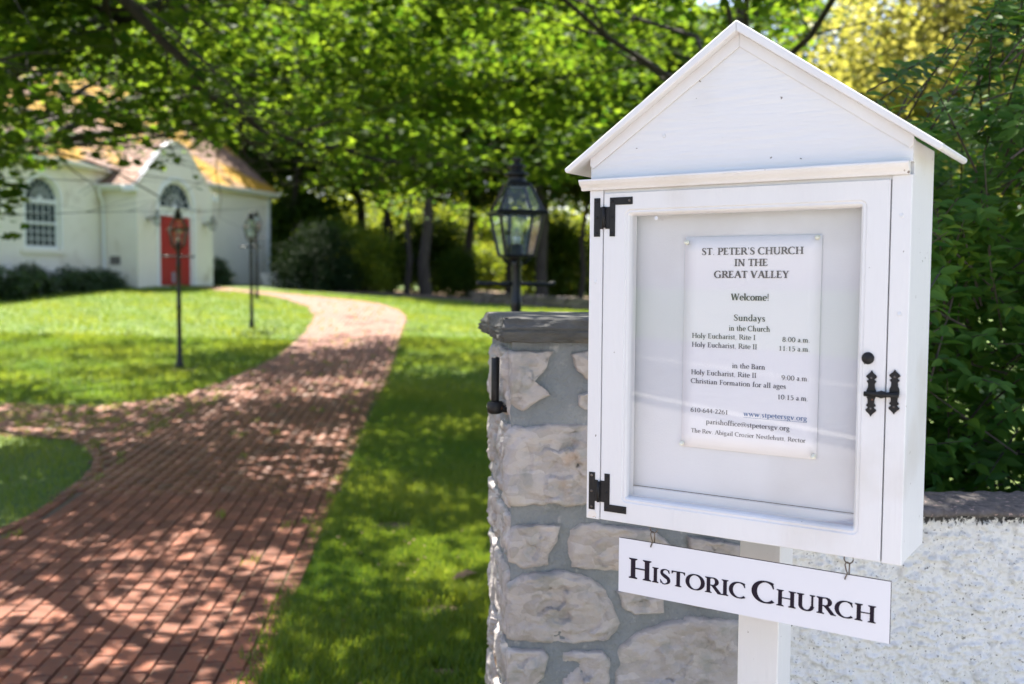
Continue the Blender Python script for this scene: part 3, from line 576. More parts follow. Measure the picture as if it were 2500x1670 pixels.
    G['V']=(.90,[line(.46,0,.14,1,T*1.2),line(.44,0,.78,1,N*1.3),ser(.14,1-h/2,.28),ser(.78,1-h/2,.24)])
    G['W']=(1.26,[line(.36,0,.14,1,T*1.1),line(.36,0,.62,.95,N*1.2),line(.86,0,.62,1,T*1.1),line(.87,0,1.12,1,N*1.2),ser(.14,1-h/2,.26),ser(1.12,1-h/2,.24)])
    G['Y']=(.84,[line(.42,.42,.14,1,T*1.15),line(.42,.42,.70,1,N*1.3),ser(.14,1-h/2,.26),ser(.70,1-h/2,.24)]+stem(.42,0,.46,1,0))
    r=.255
    G['o']=(.66,[arc(.33,X/2,.245,X/2-.01,0,360,T,N,24)])
    G['c']=(.56,[arc(.32,X/2,.235,X/2-.01,50,310,T,N,20),rect(.43,X-.17,.50,X-.08)])
    G['e']=(.58,[arc(.31,X/2,.225,X/2-.01,2,315,T,N,22),rect(.10,X*.47,.52,X*.47+N)])
    G['a']=(.60,[path_([(.12,X-.14,N*1.2),(.25,X-.01,N),(.39,X-.10,T*.9),(.41,X-.25,T),(.41,.12,T),(.46,.03,N*1.2),(.56,.06,N)]),arc(.26,.17,.15,.155,70,300,T*.9,N,14)])
    G['n']=(.72,stem(.16,0,X,1,2,sl=.06,sr=.06)+stem(.52,0,X-.18,1,0,sl=.06,sr=.06)+[arc(.34,X-.20,.18,.18,0,160,T*.9,N*1.3,12)])
    G['h']=(.72,stem(.16,0,1.07,1,2,sl=.06,sr=.06)+stem(.52,0,X-.18,1,0,sl=.06,sr=.06)+[arc(.34,X-.20,.18,.18,0,160,T*.9,N*1.3,12)])
    G['m']=(1.06,stem(.16,0,X,1,2,sl=.06,sr=.05)+stem(.51,0,X-.18,1,0,sl=.05,sr=.05)+stem(.86,0,X-.18,1,0,sl=.05,sr=.06)+[arc(.335,X-.20,.175,.18,0,160,T*.9,N*1.3,12),arc(.685,X-.20,.175,.18,0,160,T*.9,N*1.3,12)])
    G['r']=(.47,stem(.16,0,X,1,2,sl=.06,sr=.07)+[arc(.33,X-.17,.17,.14,50,160,T*.8,N*1.4,8),rect(.36,X-.15,.45,X-.04)])
    G['u']=(.72,stem(.17,.17,X,0,2)+stem(.54,0,X,0,2)+[arc(.35,.19,.18,.17,180,345,T*.8,N*1.3,12),rect(.54,0,.66,h)])
    G['i']=(.36,stem(.18,0,X,1,2,sl=.06,sr=.06)+[arc(.17,.90,.035,.035,0,360,.07,.07,8)])
    G['l']=(.36,stem(.18,0,1.07,1,2,sl=.06,sr=.06))
    G['t']=(.42,[path_([(.18,.84,T*.5),(.19,.6,T),(.19,.16,T),(.24,.03,N*1.4),(.37,.05,N)]),rect(.04,X-N,.37,X)])
    G['f']=(.42,stem(.18,0,.85,1,0)+[arc(.30,.86,.12,.17,60,180,T,N*1.2,10),rect(.05,X-N,.36,X),rect(.33,.92,.42,1.0)])
    G['s']=(.50,[path_([(.40,.50,N),(.34,X-.03,N),(.24,X-.005,N),(.13,X-.12,T*.7),(.16,.40,T*.8),(.30,.29,T*1.0),(.39,.17,T*.8),(.33,.03,N*1.2),(.18,.02,N),(.08,.15,N)])])
    G['y']=(.64,[line(.33,.02,.12,X,T*1.1),path_([(.52,X,N*1.2),(.33,.05,N*1.4),(.24,-.22,N*1.4),(.10,-.28,N*1.6)]),ser(.12,X-h/2,.2),ser(.52,X-h/2,.18)])
    G['v']=(.62,[line(.33,0,.12,X,T*1.1),line(.32,0,.52,X,N*1.3),ser(.12,X-h/2,.2),ser(.52,X-h/2,.18)])
    G['w']=(.92,[line(.29,0,.12,X,T*1.05),line(.29,0,.46,X*.95,N*1.2),line(.64,0,.46,X,T*1.05),line(.64,0,.82,X,N*1.2),ser(.12,X-h/2,.2),ser(.82,X-h/2,.18)])
    G['z']=(.56,[rect(.08,X-N,.48,X),rect(.08,0,.50,N),line(.13,0,.43,X,N*1.8)])
    G['d']=(.68,stem(.51,.0,1.07,0,2)+[arc(.31,X/2,.22,X/2-.01,40,320,T,N,20),rect(.51,0,.63,h)])
    G['b']=(.66,stem(.15,.03,1.07,0,2)+[arc(.34,X/2,.22,X/2-.01,-140,140,T,N,20)])
    G['p']=(.68,stem(.16,-.32,X,1,2,sl=.06,sr=.06)+[arc(.36,X/2,.22,X/2-.01,-140,140,T,N,20)])
    G['g']=(.62,[arc(.28,X-.20,.18,.19,0,360,T*.9,N,18),path_([(.16,.24,N*1.2),(.15,.10,N*1.6),(.36,.04,T*.9),(.52,-.06,T*.8),(.48,-.22,N*1.2),(.26,-.29,N*1.2),(.08,-.18,N*1.3),(.17,-.02,N*1.2)]),rect(.40,X-.08,.56,X-.02)])
    G['0']=(.70,[arc(.35,.47,.25,.46,0,360,T,N,24)])
    G['1']=(.70,stem(.36,0,.93,1,0)+[pol((.16,.80),(.42,.95),(.42,.84),(.18,.76))])
    G['2']=(.70,[path_([(.12,.76,N),(.22,.90,N*1.2),(.40,.92,N*1.4),(.53,.76,T),(.47,.52,T*.9),(.28,.24,N*1.8),(.11,.06,N*1.6)]),rect(.10,0,.60,N*1.7),rect(.57,0,.61,.18)])
    G['4']=(.70,[rect(.06,.26,.62,.26+N*1.2),line(.10,.30,.43,.94,N*1.4),rect(.42,0,.42+T,.94)])
    G['5']=(.70,[rect(.18,.86,.56,.94),rect(.17,.50,.17+N,.90),path_([(.17,.52,N*1.2),(.34,.58,N*1.4),(.53,.46,T*.9),(.55,.24,T),(.40,.05,N*1.4),(.20,.01,N*1.3),(.10,.08,N*1.2)])])
    G['6']=(.70,[arc(.35,.29,.24,.28,0,360,T,N,22),path_([(.12,.30,T),(.15,.58,T*.9),(.30,.82,N*1.4),(.52,.94,N)])])
    G['8']=(.70,[arc(.35,.71,.18,.215,0,360,T*.85,N,20),arc(.35,.25,.235,.245,0,360,T,N,20)])
    G['9']=(.70,[arc(.35,.64,.24,.28,0,360,T,N,22),path_([(.58,.63,T),(.55,.35,T*.9),(.40,.11,N*1.4),(.18,-.01,N)])])
    dot=lambda x,y,r_=.055:arc(x,y,r_/2,r_/2,0,360,r_,r_,8)
    G['.']=(.32,[dot(.15,.05)]); G[',']=(.32,[dot(.15,.05),line(.10,-.17,.18,.03,.05)]); G[':']=(.34,[dot(.17,.08),dot(.17,.52)])
    G['!']=(.38,[dot(.18,.05,.07),pol((.15,.24),(.21,.24),(.25,1.02),(.11,1.02))]); G["'"]=(.30,[dot(.14,.95,.06),line(.10,.72,.18,.93,.05)])
    G['-']=(.42,[rect(.08,.30,.34,.30+N*1.4)]); G[' ']=(.36,[])
    G['@']=(1.1,[arc(.55,.40,.46,.48,-60,250,N*1.1,N,28),arc(.52,.38,.19,.22,0,360,T*.7,N,18),rect(.70,.18,.70+N*1.1,.60)])
    return G
GR,GB,GS=glyphs(.165,.07),glyphs(.205,.08),glyphs(.19,.062)
def text(s,u0,u1,v,h,y,G,m,name,parent,th=.00015,caps=1.0,small=.74):
    """letters of height h starting at (u0,v), squeezed to end at u1; capitals may be followed by small capitals"""
    seq=[];x=0
    for ch in s:
        sc_=1.0
        if ch.islower() and caps<1: ch=ch.upper(); sc_=small
        seq.append((ch,x,sc_)); x+=G[ch][0]*sc_
    kx=(u1-u0)/(x-.0) if u1 else h; b=MB(); q=0
    for ch,x,sc_ in seq:
        for pr in G[ch][1]:
            q+=1; yy=y-th-((q*7)%5)*th*.25
            f=lambda p:(u0+(x+p[0]*sc_)*kx,yy,v+p[1]*sc_*h)
            if pr[0]=='poly':
                P=[f(p) for p in pr[1]]; k=len(b.v); n=len(P); b.v+=P+[(p[0],y+.0001,p[2]) for p in P]; b.f.append(tuple(range(k,k+n)))
                for i in range(n): j=(i+1)%n; b.f.append((k+i,k+n+i,k+n+j,k+j))
            else:
                A=[f(p) for p in pr[1]]; C=[f(p) for p in pr[2]]; n=len(A); k=len(b.v); b.v+=A+C+[(p[0],y+.0001,p[2]) for p in A]+[(p[0],y+.0001,p[2]) for p in C]
                for i in range(n-1):
                    b.f.append((k+i,k+i+1,k+n+i+1,k+n+i)); b.f.append((k+i,k+2*n+i,k+2*n+i+1,k+i+1)); b.f.append((k+n+i,k+n+i+1,k+3*n+i+1,k+3*n+i))
    o=b.obj(name,m,parent); return o

# ------------------------------------------------------------------ notice cabinet on its post
YAW=R_(-33.454); BO=Vector((.1631,2.1294,1.2474))
cab=thing('notice_cabinet','white wooden gabled notice cabinet with glazed door on a white post','notice board',BO,YAW)
Wc,Hc,Dc=.650,.703,.192; W_=M['white']
bxo('post',(.275,.365,Dc+.0015,.281,-1.32,.30),W_,cab,.003)
bxo('left_stile',(0,.032,0,.022,0,Hc),W_,cab,.002)
bxo('right_stile',(.615,.650,0,.022,0,Hc),W_,cab,.002)
bxo('top_rail',(.032,.615,.004,.022,.695,Hc),W_,cab,.001)
bxo('side_panel',(.0015,.018,.0222,Dc,0,.775),W_,cab,.002)
bxo('side_panel',(.632,.6485,.0222,Dc,0,.765),W_,cab,.002)
MB().prism([(.0185,.0),(.6315,0),(.6315,.752),(.325,.962),(.0185,.752)],Dc-.014,Dc-.001).obj('back_panel',W_,cab)
bxo('bottom_panel',(.0185,.6315,.0222,Dc-.0145,.002,.019),W_,cab,.001)
bxo('backing_board',(.030,.620,.044,.052,.020,.70),M['backing'],cab,.0005)
MB().box(.032,.618,.0430,.0437,.0745,.0757).obj('batten_shadow',M['dark'],cab)  # dark strip paints in the shadow line above the batten
bxo('sill_batten',(.032,.618,.032,.0432,.020,.0745),M['backing'],cab,.001)
# door: frame with rounded inner moulding, glass
door=MB(); du0,du1,dz0,dz1=.0345,.6130,.0015,.6955; gu0,gu1,gz0,gz1=.096,.561,.057,.648
def rrect(u0,u1,z0,z1,r_,n=6):
    P=[]
    for cx,cz,a0 in ((u1-r_,z1-r_,0),(u0+r_,z1-r_,90),(u0+r_,z0+r_,180),(u1-r_,z0+r_,270)):
        for k in range(n+1): a=R_(a0+90*k/n); P.append((cx+r_*math.cos(a),cz+r_*math.sin(a)))
    return P
outer=rrect(du0,du1,dz0,dz1,.0012); prof_=[(0.0125,0.0),(.0105,.0022),(.0085,.0022),(.006,.0016),(.0025,.0045),(.0,.011),(-.0005,.030)]
n=len(outer); rings=[[(u,.032,z) for u,z in outer],[(u,.001,z) for u,z in rrect(du0,du1,dz0,dz1,.0012)],[(u,0,z) for u,z in rrect(du0+.001,du1-.001,dz0+.001,dz1-.001,.0012)]]
for off,w__ in prof_: rings.append([(u,w__,z) for u,z in rrect(gu0-off,gu1+off,gz0-off,gz1+off,.0015+max(off,0)*.9)])
rings.append([(u,.032,z) for u,z in rrect(gu0,gu1,gz0,gz1,.0015)])
for rg in rings: door.v+=rg
for k in range(len(rings)): 
    k2=(k+1)%len(rings)
    for i in range(n): j=(i+1)%n; door.f.append((k*n+i,k2*n+i,k2*n+j,k*n+j))
dobj=door.obj('door',W_,cab)
for p in dobj.data.polygons: p.use_smooth=False
MB().poly([(gu0,.0150,gz0),(gu1,.0150,gz0),(gu1,.0150,gz1),(gu0,.0150,gz1)]).obj('glass_pane',M['glass'],dobj)
# gable, trim, cornice, roof
ap=.9902; sl=(ap-.7700)/.325
MB().prism([(0.001,.7255),(.649,.7255),(.649,.7655),(.325,ap-.003),(.001,.7655)],.0035,.02).obj('gable_panel',M['white_h'],cab)
for s_ in (0,1):
    f=(lambda u:u) if s_==0 else (lambda u:.650-u)
    P=[(f(0),.7545),(f(.0),.7700),(f(.325),ap),(f(.325),.9640),(f(.006),.748)]
    MB().prism(P if s_==0 else P[::-1],-.0008,.0036).obj('rake_board',W_,cab,bevel=.0014)
pc=[(-.020,.7245),(-.020,.7205),(-.018,.7185),(-.0175,.716),(-.014,.7125),(-.0085,.7085),(-.0075,.7045),(-.006,.7025),(.0,.7022),(.0,.7255),(-.004,.7262)]
b=MB(); b.prism([(a,c) for a,c in pc],-.017,.646,'x'); b.obj('cornice',W_,cab,bevel=.0006)
slz=(1.0114-.7494)/(.3256+.0515)
for s_ in (0,1):
    P=[(.3256,1.0114),(-.0515,.7494),(-.050,.7425),(-.0435,.7397),(.3256,.9900)]
    P=[(u,z) for u,z in P] if s_==0 else [(.6502-u+ (.0008),z-.0004) for u,z in P][::-1]
    o=MB().prism(P,-.021,.225).obj('roof_board',W_,cab,bevel=.0028)
MB().prism([(.6945,.7400),(.6978,.7425),(.6985,.7490),(.6955,.7512),(.6930,.7405)],-.019,.223).obj('roof_end_grain',M['raw'],cab,bevel=.0012)
# hinges
def plate(b,u0,u1,z0,z1,t=.0018): b.box(u0,u1,-t,.0003,z0,z1)
def screws(lst,par):
    for u,z in lst:
        b=MB(); b.lathe([(0,0),(.0031,0),(.0028,.0009),(.0016,.0015),(0,.0016)],12); b.v=[(u+x,-.0018-zz,z+y) for x,y,zz in b.v]; b.f=[f for f in b.f]; b.obj('screw',M['iron'] if (u*1e4)%3 else M['steel'],par,smooth=True)
def hinge(flip,u_,zc):
    s_=-1 if flip else 1; Z=lambda z:zc+s_*z
    def pl(b,u0,u1,z0,z1): a,c=sorted((Z(z0),Z(z1))); plate(b,u_+u0,u_+u1,a,c)
    b=MB(); pl(b,.0,.0145,-.0405,.0405); pl(b,.0145,.0215,-.0245,.0215)
    o=b.obj('hinge',M['iron'],cab,bevel=.0006)
    b=MB(); pl(b,.0375,.050,-.0405,.0405); pl(b,.0275,.0375,-.0245,.0215); pl(b,.050,.090,.025,.0405); b.obj('hinge_leaf',M['iron'],o,bevel=.0006)
    b=MB(); a,c=sorted((Z(-.022),Z(.022)));
    b.tube([(u_+.0245,-.0035,a),(u_+.0245,-.0035,c)],.0036,10); b.obj('hinge_barrel',M['iron'],o,smooth=True)
    screws([(u_+.007,Z(.034)),(u_+.007,Z(-.034)),(u_+.007,Z(0)),(u_+.0435,Z(-.034)),(u_+.0435,Z(0)),(u_+.0435,Z(.033)),(u_+.083,Z(.033))],o)
hinge(False,.0115,.6455); hinge(True,.0065,.0612)
MB().prism([(.004,.004),(.012,.003),(.024,.005),(.026,.012),(.020,.019),(.010,.018),(.005,.012)],-.0004,.0003).obj('rust_stain',mixcol(mat('rust_stain',(.66,.60,.52),.6,(.74,.72,.70),60,1),(.45,.30,.18),90,.6,.7),cab)
# knob and spear latch
b=MB(); b.lathe([(0,0),(.0112,0),(.0112,.0018),(.0098,.0045),(.006,.0068),(.002,.0076),(0,.0076)],24); b.v=[(.5818+x,-z,.3734+y) for x,y,z in b.v]; b.obj('knob',M['iron'],cab,smooth=True)
def spear(uc,zt,zb):
    zm=(zt+zb)/2; h=(zt-zb)/2; P=[(0,1.0),(.0024,.90),(.0088,.76),(.0096,.70),(.0058,.62),(.0050,.58),(.0085,.54),(.0080,.49),(.0056,.42),(.0062,.25),(.0085,.12),(.0088,0)]
    pts=[(uc+x,zm+y*h) for x,y in P]+[(uc+x,zm-y*h) for x,y in P[-2::-1]]+[(uc-x,zm-y*h) for x,y in P[1:]]+[(uc-x,zm+y*h) for x,y in P[-2:0:-1]]
    return pts
lat=MB().prism(spear(.5895,.3522,.2668),-.0032,.0003).obj('latch',M['iron'],cab,bevel=.0009)
MB().prism(spear(.6297,.3556,.2737),-.0032,.0003).obj('latch_plate',M['iron'],lat,bevel=.0009)
b=MB(); b.tube([(.578,-.006,.3085),(.600,-.0065,.3090),(.6085,-.0075,.3092),(.617,-.0065,.3094),(.638,-.006,.310)],[.0046,.0046,.0072,.0046,.0050],10); b.obj('latch_bar',M['iron'],lat,smooth=True)
screws([(.5895,.338),(.5895,.282),(.6297,.342),(.6297,.288)],lat)
MB().prism([(.4505+.0010*math.cos(a),.742+.0010*math.sin(a)) for a in np.linspace(0,5.5,8)],-.0035,.0).obj('nail_head',M['iron'],cab)
# cracks, plugs and small blemishes in the joinery
for u,z in ((.168,.806),(.0165,.510),(.633,.630),(.634,.455),(.155,.640)):
    b=MB(); b.lathe([(0,0),(.0042,0),(.0040,.0006),(.003,.0009),(0,.0009)],14); b.v=[(u+x,-zz+(.003 if z>.76 else 0),z+y) for x,y,zz in b.v]; b.obj('wood_plug',W_,cab,smooth=True)
MB().tube([(.517,-.001+.002,.857),(.519,.0,.8625),(.5235,-.0005,.8635),(.527,.001,.860)],.0009,5).obj('peeled_chip',M['deadleaf'],cab)
# ------------------------------------------------------------------ poster inside
pos=thing('poster','white printed service schedule pinned inside the notice cabinet','poster',BO,YAW)
b=MB(); nu_,nv_=10,14
for j in range(nv_+1):
    for i in range(nu_+1):
        u=.2012+.280*i/nu_; v=.1702+.4315*j/nv_; b.v.append((u+(-.0006+.0012*j/nv_),.0412-.0012*math.sin(PI*i/nu_)*abs(math.cos(2.2*j/nv_))*.6,v))
for j in range(nv_):
    for i in range(nu_): a=j*(nu_+1)+i; b.f.append((a,a+1,a+nu_+2,a+nu_+1))
sh=b.obj('sheet',M['paper'],pos,smooth=True); so=sh.modifiers.new('t','SOLIDIFY'); so.thickness=.0003
Yp=.0400
def lay(s,u0,u1,v,h,G=GR,m=M['ink']): text(s,u0,u1,v,h,Yp,G,m,'lettering',pos,.00008)
lay("ST. PETER'S CHURCH",.2385,.4470,.5652,.0140,GB); lay('IN THE',.3085,.3775,.5425,.0140,GB); lay('GREAT VALLEY',.2660,.4200,.5190,.0140,GB)
lay('Welcome!',.3025,.3820,.4745,.0132,GB); lay('Sundays',.3090,.3745,.4335,.0126)
lay('in the Church',.2995,.3848,.4135,.0105); lay('Holy Eucharist, Rite I',.2205,.3555,.3962,.0100,m=M['ink_grey']); lay('8:00 a.m.',.4090,.4640,.3952,.0098,m=M['ink_grey'])
lay('Holy Eucharist, Rite II',.2205,.3590,.3780,.0100,m=M['ink_grey']); lay('11:15 a.m.',.4020,.4638,.3775,.0098,m=M['ink_grey'])
lay('in the Barn',.3080,.3765,.3385,.0100,m=M['ink_grey']); lay('Holy Eucharist, Rite II',.2200,.3590,.3212,.0100,m=M['ink_grey']); lay('9:00 a.m.',.4090,.4635,.3205,.0098,m=M['ink_grey'])
lay('Christian Formation for all ages',.2195,.4190,.3032,.0098,m=M['ink_grey']); lay('10:15 a.m.',.4015,.4630,.2822,.0098,m=M['ink_grey'])
lay('610-644-2261',.2203,.3022,.2437,.0094,m=M['ink_grey']); lay('www.stpetersgv.org',.3335,.4615,.2437,.0098,m=M['ink_blue'])
MB().box(.3338,.4608,Yp-.0001,Yp+.0001,.2405,.2411).obj('underline',M['ink_blue'],pos)
lay('parishoffice@stpetersgv.org',.2545,.4280,.2215,.0098,m=M['ink_grey']); lay('The Rev. Abigail Crozier Nestlehutt, Rector',.2220,.4595,.2012,.0086,m=M['ink_grey'])
for u,z in ((.2065,.5915),(.4735,.5965),(.2030,.1765),(.4755,.1765)):
    b=MB(); b.lathe([(0,0),(.0050,0),(.0050,.0012),(.0022,.002),(.0020,.0055),(.0036,.0062),(.0036,.0080),(0,.0084)],16); b.v=[(u+x,.0402-zz,z+y) for x,y,zz in b.v]; b.obj('push_pin',M['clear'],pos,smooth=True)
# ------------------------------------------------------------------ hanging sign
hs=thing('hanging_sign','small white board lettered in dark capitals hanging on hooks below the cabinet','sign',BO,YAW)
bd=MB().box(.0750,.6310,.0105,.0135,-.1502,-.0345).obj('board',M['signwhite'],hs)
b=MB(); b.box(.0746,.6314,.0108,.0140,-.0345,-.0338); b.box(.6310,.6316,.0108,.0140,-.1502,-.0345); b.box(.0750,.6310,.0135,.0142,-.1502,-.0345); b.obj('board_back',M['signblack'],hs)
text('Historic',.0985,.3590,-.1170,.0430,.0105,GS,M['signblack'],'lettering',hs,.0006,caps=.9)
text('Church',.3690,.6070,-.1170,.0430,.0105,GS,M['signblack'],'lettering',hs,.0006,caps=.9)
for u in (.1510,.5500):
    b=MB(); b.tube([(u+.004+.0085*math.cos(a),.012,-.0045+.0085*math.sin(a)) for a in np.linspace(.2,PI*2+.0,18)],.00125,8); b.tube([(u+.004,.012,.0045),(u+.004,.012,.0125)],.0016,8); b.obj('screw_eye',M['steel'],hs,smooth=True)
    b=MB(); P=[(u+.0035,.010,-.011),(u+.0005,.0085,-.010),(u-.0015,.0085,-.016),(u+.001,.0085,-.026),(u+.003,.009,-.031),(u+.0015,.0085,-.036),(u-.001,.0085,-.0415),(u-.0015,.0105,-.0435),(u+.000,.0135,-.0440)]
    b.tube(P,.0013,8); b.tube([(u+.0035,.010,-.011),(u+.006,.012,-.014),(u+.005,.0145,-.024),(u+.0045,.015,-.036),(u+.0015,.0150,-.0430),(u-.0003,.0125,-.0440)],.0013,8); b.obj('hook',M['steel'],hs,smooth=True)

# ------------------------------------------------------------------ gas lamps
def make_lamp(name,label,loc,rz):
    t=thing(name,label,'lamp post',loc,rz,'gas lamp posts along the brick path'); K=M['lampblack']
    MB().lathe([(.0,-.12),(.075,-.12),(.075,.02),(.062,.05),(.05,.10),(.052,.13),(.040,.16),(.036,.50),(.034,.9),(.040,.92),(.040,.95),(.033,.97),(.031,1.55),(.037,1.57),(.037,1.60),(.030,1.62),(.0295,1.79),(.036,1.81),(.036,1.85),(0,1.85)],20).obj('post',K,t,smooth=True)
    b=MB(); prof=[]
    for s_ in (-1,1): b.tube([(s_*x,0,1.70+.003*math.sin(x*60)) for x in (.02,.05,.08,.10,.13,.16,.19,.215,.235,.238)],[.013,.013,.016,.012,.012,.016,.013,.014,.017,.008],10)
    b.obj('ladder_rest',K,t,smooth=True)
    zb,zt,wb,wt_=1.862,2.110,.084,.130
    b=MB()
    for k in range(4):
        a=PI/4+k*PI/2; c,s=math.cos(a)*1.414,math.sin(a)*1.414; b.tube([(c*wb,s*wb,zb-.005),(c*wt_,s*wt_,zt)],.0095,6); b.tube([(c*wt_,s*wt_,zt),(c*.062,s*.062,2.275)],.0085,6)
        a2=a+PI/2; c2,s2=math.cos(a2)*1.414,math.sin(a2)*1.414; b.tube([(c*wb,s*wb,zb),(c2*wb,s2*wb,zb)],.0095,6); b.tube([(c*(wt_+.010),s*(wt_+.010),zt),(c2*(wt_+.010),s2*(wt_+.010),zt)],.0125,6); b.tube([(c*.062,s*.062,2.275),(c2*.062,s2*.062,2.275)],.011,6)
    for k in range(4): a=k*PI/2; c,s=math.cos(a),math.sin(a); b.tube([(c*.02,s*.02,1.80),(c*.07,s*.07,1.835),(c*wb,s*wb,zb-.002)],.009,6)
    b.obj('lantern_frame',K,t)
    for k in range(4):
        a=PI/4+k*PI/2; a2=a+PI/2; c,s,c2,s2=[1.414*q for q in (math.cos(a),math.sin(a),math.cos(a2),math.sin(a2))]
        MB().poly([(c*wb,s*wb,zb),(c2*wb,s2*wb,zb),(c2*wt_,s2*wt_,zt),(c*wt_,s*wt_,zt)]).obj('glass_pane',M['lampglass'],t)
        MB().poly([(c*wt_,s*wt_,zt),(c2*wt_,s2*wt_,zt),(c2*.062,s2*.062,2.275),(c*.062,s*.062,2.275)]).obj('roof_pane',M['lampglass'],t)
    MB().lathe([(0,2.262),(.066,2.262),(.070,2.275),(.060,2.292),(.052,2.30),(.052,2.322),(.072,2.326),(.074,2.336),(.050,2.348),(.036,2.356),(.036,2.368),(.052,2.372),(.054,2.380),(.034,2.392),(.020,2.398),(.022,2.408),(.034,2.414),(.030,2.424),(.012,2.432),(0,2.434)],20).obj('finial',K,t,smooth=True)
    MB().lathe([(0,1.84),(.045,1.84),(.045,1.86),(.038,1.87),(.038,1.925),(.03,1.93),(0,1.93)],16).obj('burner',K,t,smooth=True)
    MB().lathe([(.026,1.93),(.036,1.96),(.038,1.985),(.030,2.02),(.022,2.06),(.020,2.10)],16).obj('lamp_chimney',M['lampglass'],t,smooth=True)
    b=MB()
    for k in range(3): a=k*2.1; b.lathe([(0,1.93),(.009,1.935),(.010,1.965),(.004,1.975),(0,1.976)],10,(.015*math.cos(a),.015*math.sin(a),0))
    b.obj('mantle',M['mantle'],t,smooth=True)
    return t
lamp=make_lamp('gas_lamp','black gas lamp post with clear glass lantern just behind the stone gate pillar',(.022,5.82,float(g(.022,5.82))),R_(14))
dup(lamp,(-5.07,15.15,float(g(-5.07,15.15))),R_(25),'black gas lamp post on the lawn in front of the red church door')
dup(lamp,(-5.46,20.86,float(g(-5.46,20.86))),R_(8),'slim black gas lamp post on the sunlit lawn left of the path bend')
dup(lamp,(-7.1,27.7,float(g(-7.1,27.7))),R_(20),'farthest gas lamp post, at the end of the path near the church corner')

# ------------------------------------------------------------------ church
CH=(-10.35,30.8,1.64); CA=R_(71)
ch=thing('church','small white stuccoed church with arched window, gabled red door porch and mossy shingle roof','church',CH,CA)
CW=M['churchwall']; TW=M['trim']
def strips(b,xs,y,zb,ztop,hole=None,d=.16,flip=False):
    """wall front at y: columns from zb to ztop(x), leaving hole(x)->(lo,hi); adds reveals d deep"""
    for a,c in zip(xs,xs[1:]):
        m_=(a+c)/2; hl=hole and hole(m_)
        if hl:
            la,ha=hole(a) or hl; lc,hc=hole(c) or hl
            b.poly([(a,y,zb),(c,y,zb),(c,y,lc),(a,y,la)]); b.poly([(a,y,ha),(c,y,hc),(c,y,ztop(c)),(a,y,ztop(a))])
            b.poly([(a,y,la),(c,y,lc),(c,y+d,lc),(a,y+d,la)]); b.poly([(a,y,ha),(a,y+d,ha),(c,y+d,hc),(c,y,hc)])
        else: b.poly([(a,y,zb),(c,y,zb),(c,y,ztop(c)),(a,y,ztop(a))])
def archhole(cx_,hw,lo,spring):
    def f(x):
        q=abs(x-cx_)
        if q>hw+1e-6: return None
        return (lo,spring+math.sqrt(max(hw*hw-q*q,0)))
    return f
def archpts(cx_,hw,lo,spring,n=20): return [(cx_-hw,lo)]+[(cx_-hw*math.cos(PI*k/n),spring+hw*math.sin(PI*k/n)) for k in range(n+1)]+[(cx_+hw,lo)]
def ring(b,P0,P1,y0,y1):
    for i in range(len(P0)-1):
        a,c,e,f=P0[i],P0[i+1],P1[i+1],P1[i]
        b.poly([(a[0],y0,a[1]),(c[0],y0,c[1]),(e[0],y0,e[1]),(f[0],y0,f[1])])
        b.poly([(f[0],y0,f[1]),(e[0],y0,e[1]),(e[0],y1,e[1]),(f[0],y1,f[1])]); b.poly([(a[0],y0,a[1]),(a[0],y1,a[1]),(c[0],y1,c[1]),(c[0],y0,c[1])])
# main body, front plane y=1.27
MY=1.27; EZ=3.70; WX=-4.02; WH=.62
wxs=sorted(set([-13,-8,WX-WH]+[WX-WH*math.cos(PI*k/20) for k in range(21)]+[-1.7,7.1]))
b=MB(); strips(b,wxs,MY,-.6,lambda x:EZ,archhole(WX,WH,1.0,2.36))
for s_ in (-1,1): b.poly([(WX+s_*WH,MY,1.0),(WX+s_*WH,MY+.16,1.0),(WX+s_*WH,MY+.16,2.36),(WX+s_*WH,MY,2.36)])
b.poly([(7.1,MY,-.6),(7.1,9.27,-.6),(7.1,9.27,EZ),(7.1,5.27,7.0),(7.1,MY,EZ)]); b.poly([(-13,MY,-.6),(-13,MY,EZ),(-13,5.27,7.0),(-13,9.27,EZ),(-13,9.27,-.6)]); b.poly([(-13,9.27,-.6),(7.1,9.27,-.6),(7.1,9.27,EZ),(-13,9.27,EZ)])
b.obj('wall',CW,ch)
MB().box(6.94,7.13,MY-.03,MY+.14,-.6,EZ).obj('corner_board',M['trim'],ch)
# porch body
def gtop(x):
    u=min(abs(x-.02)/1.80,1.0); return 4.42-(4.42-2.98)*float(np.interp(u,[0,.06,.14,.24,.42,.62,.82,1],[0,.012,.045,.11,.27,.53,.78,1.0]))
pxs=sorted(set([-1.78,-1.5,-1.2,-1.0,1.0,1.2,1.5,1.82]+list(np.arange(-1.7,1.8,.1).round(2))+[-.8*math.cos(PI*k/24) for k in range(25)]))
b=MB(); strips(b,pxs,0,-.4,gtop,archhole(0,.80,.0,2.40),.14)
for s_ in (-1,1): b.poly([(s_*.8,0,0),(s_*.8,.14,0),(s_*.8,.14,2.40),(s_*.8,0,2.40)])
b.poly([(-1.78,0,-.4),(-1.78,MY,-.4),(-1.78,MY,2.98),(-1.78,0,2.98)][::-1]); b.poly([(1.82,0,-.4),(1.82,MY,-.4),(1.82,MY,2.98),(1.82,0,2.98)]); b.obj('porch_wall',CW,ch)
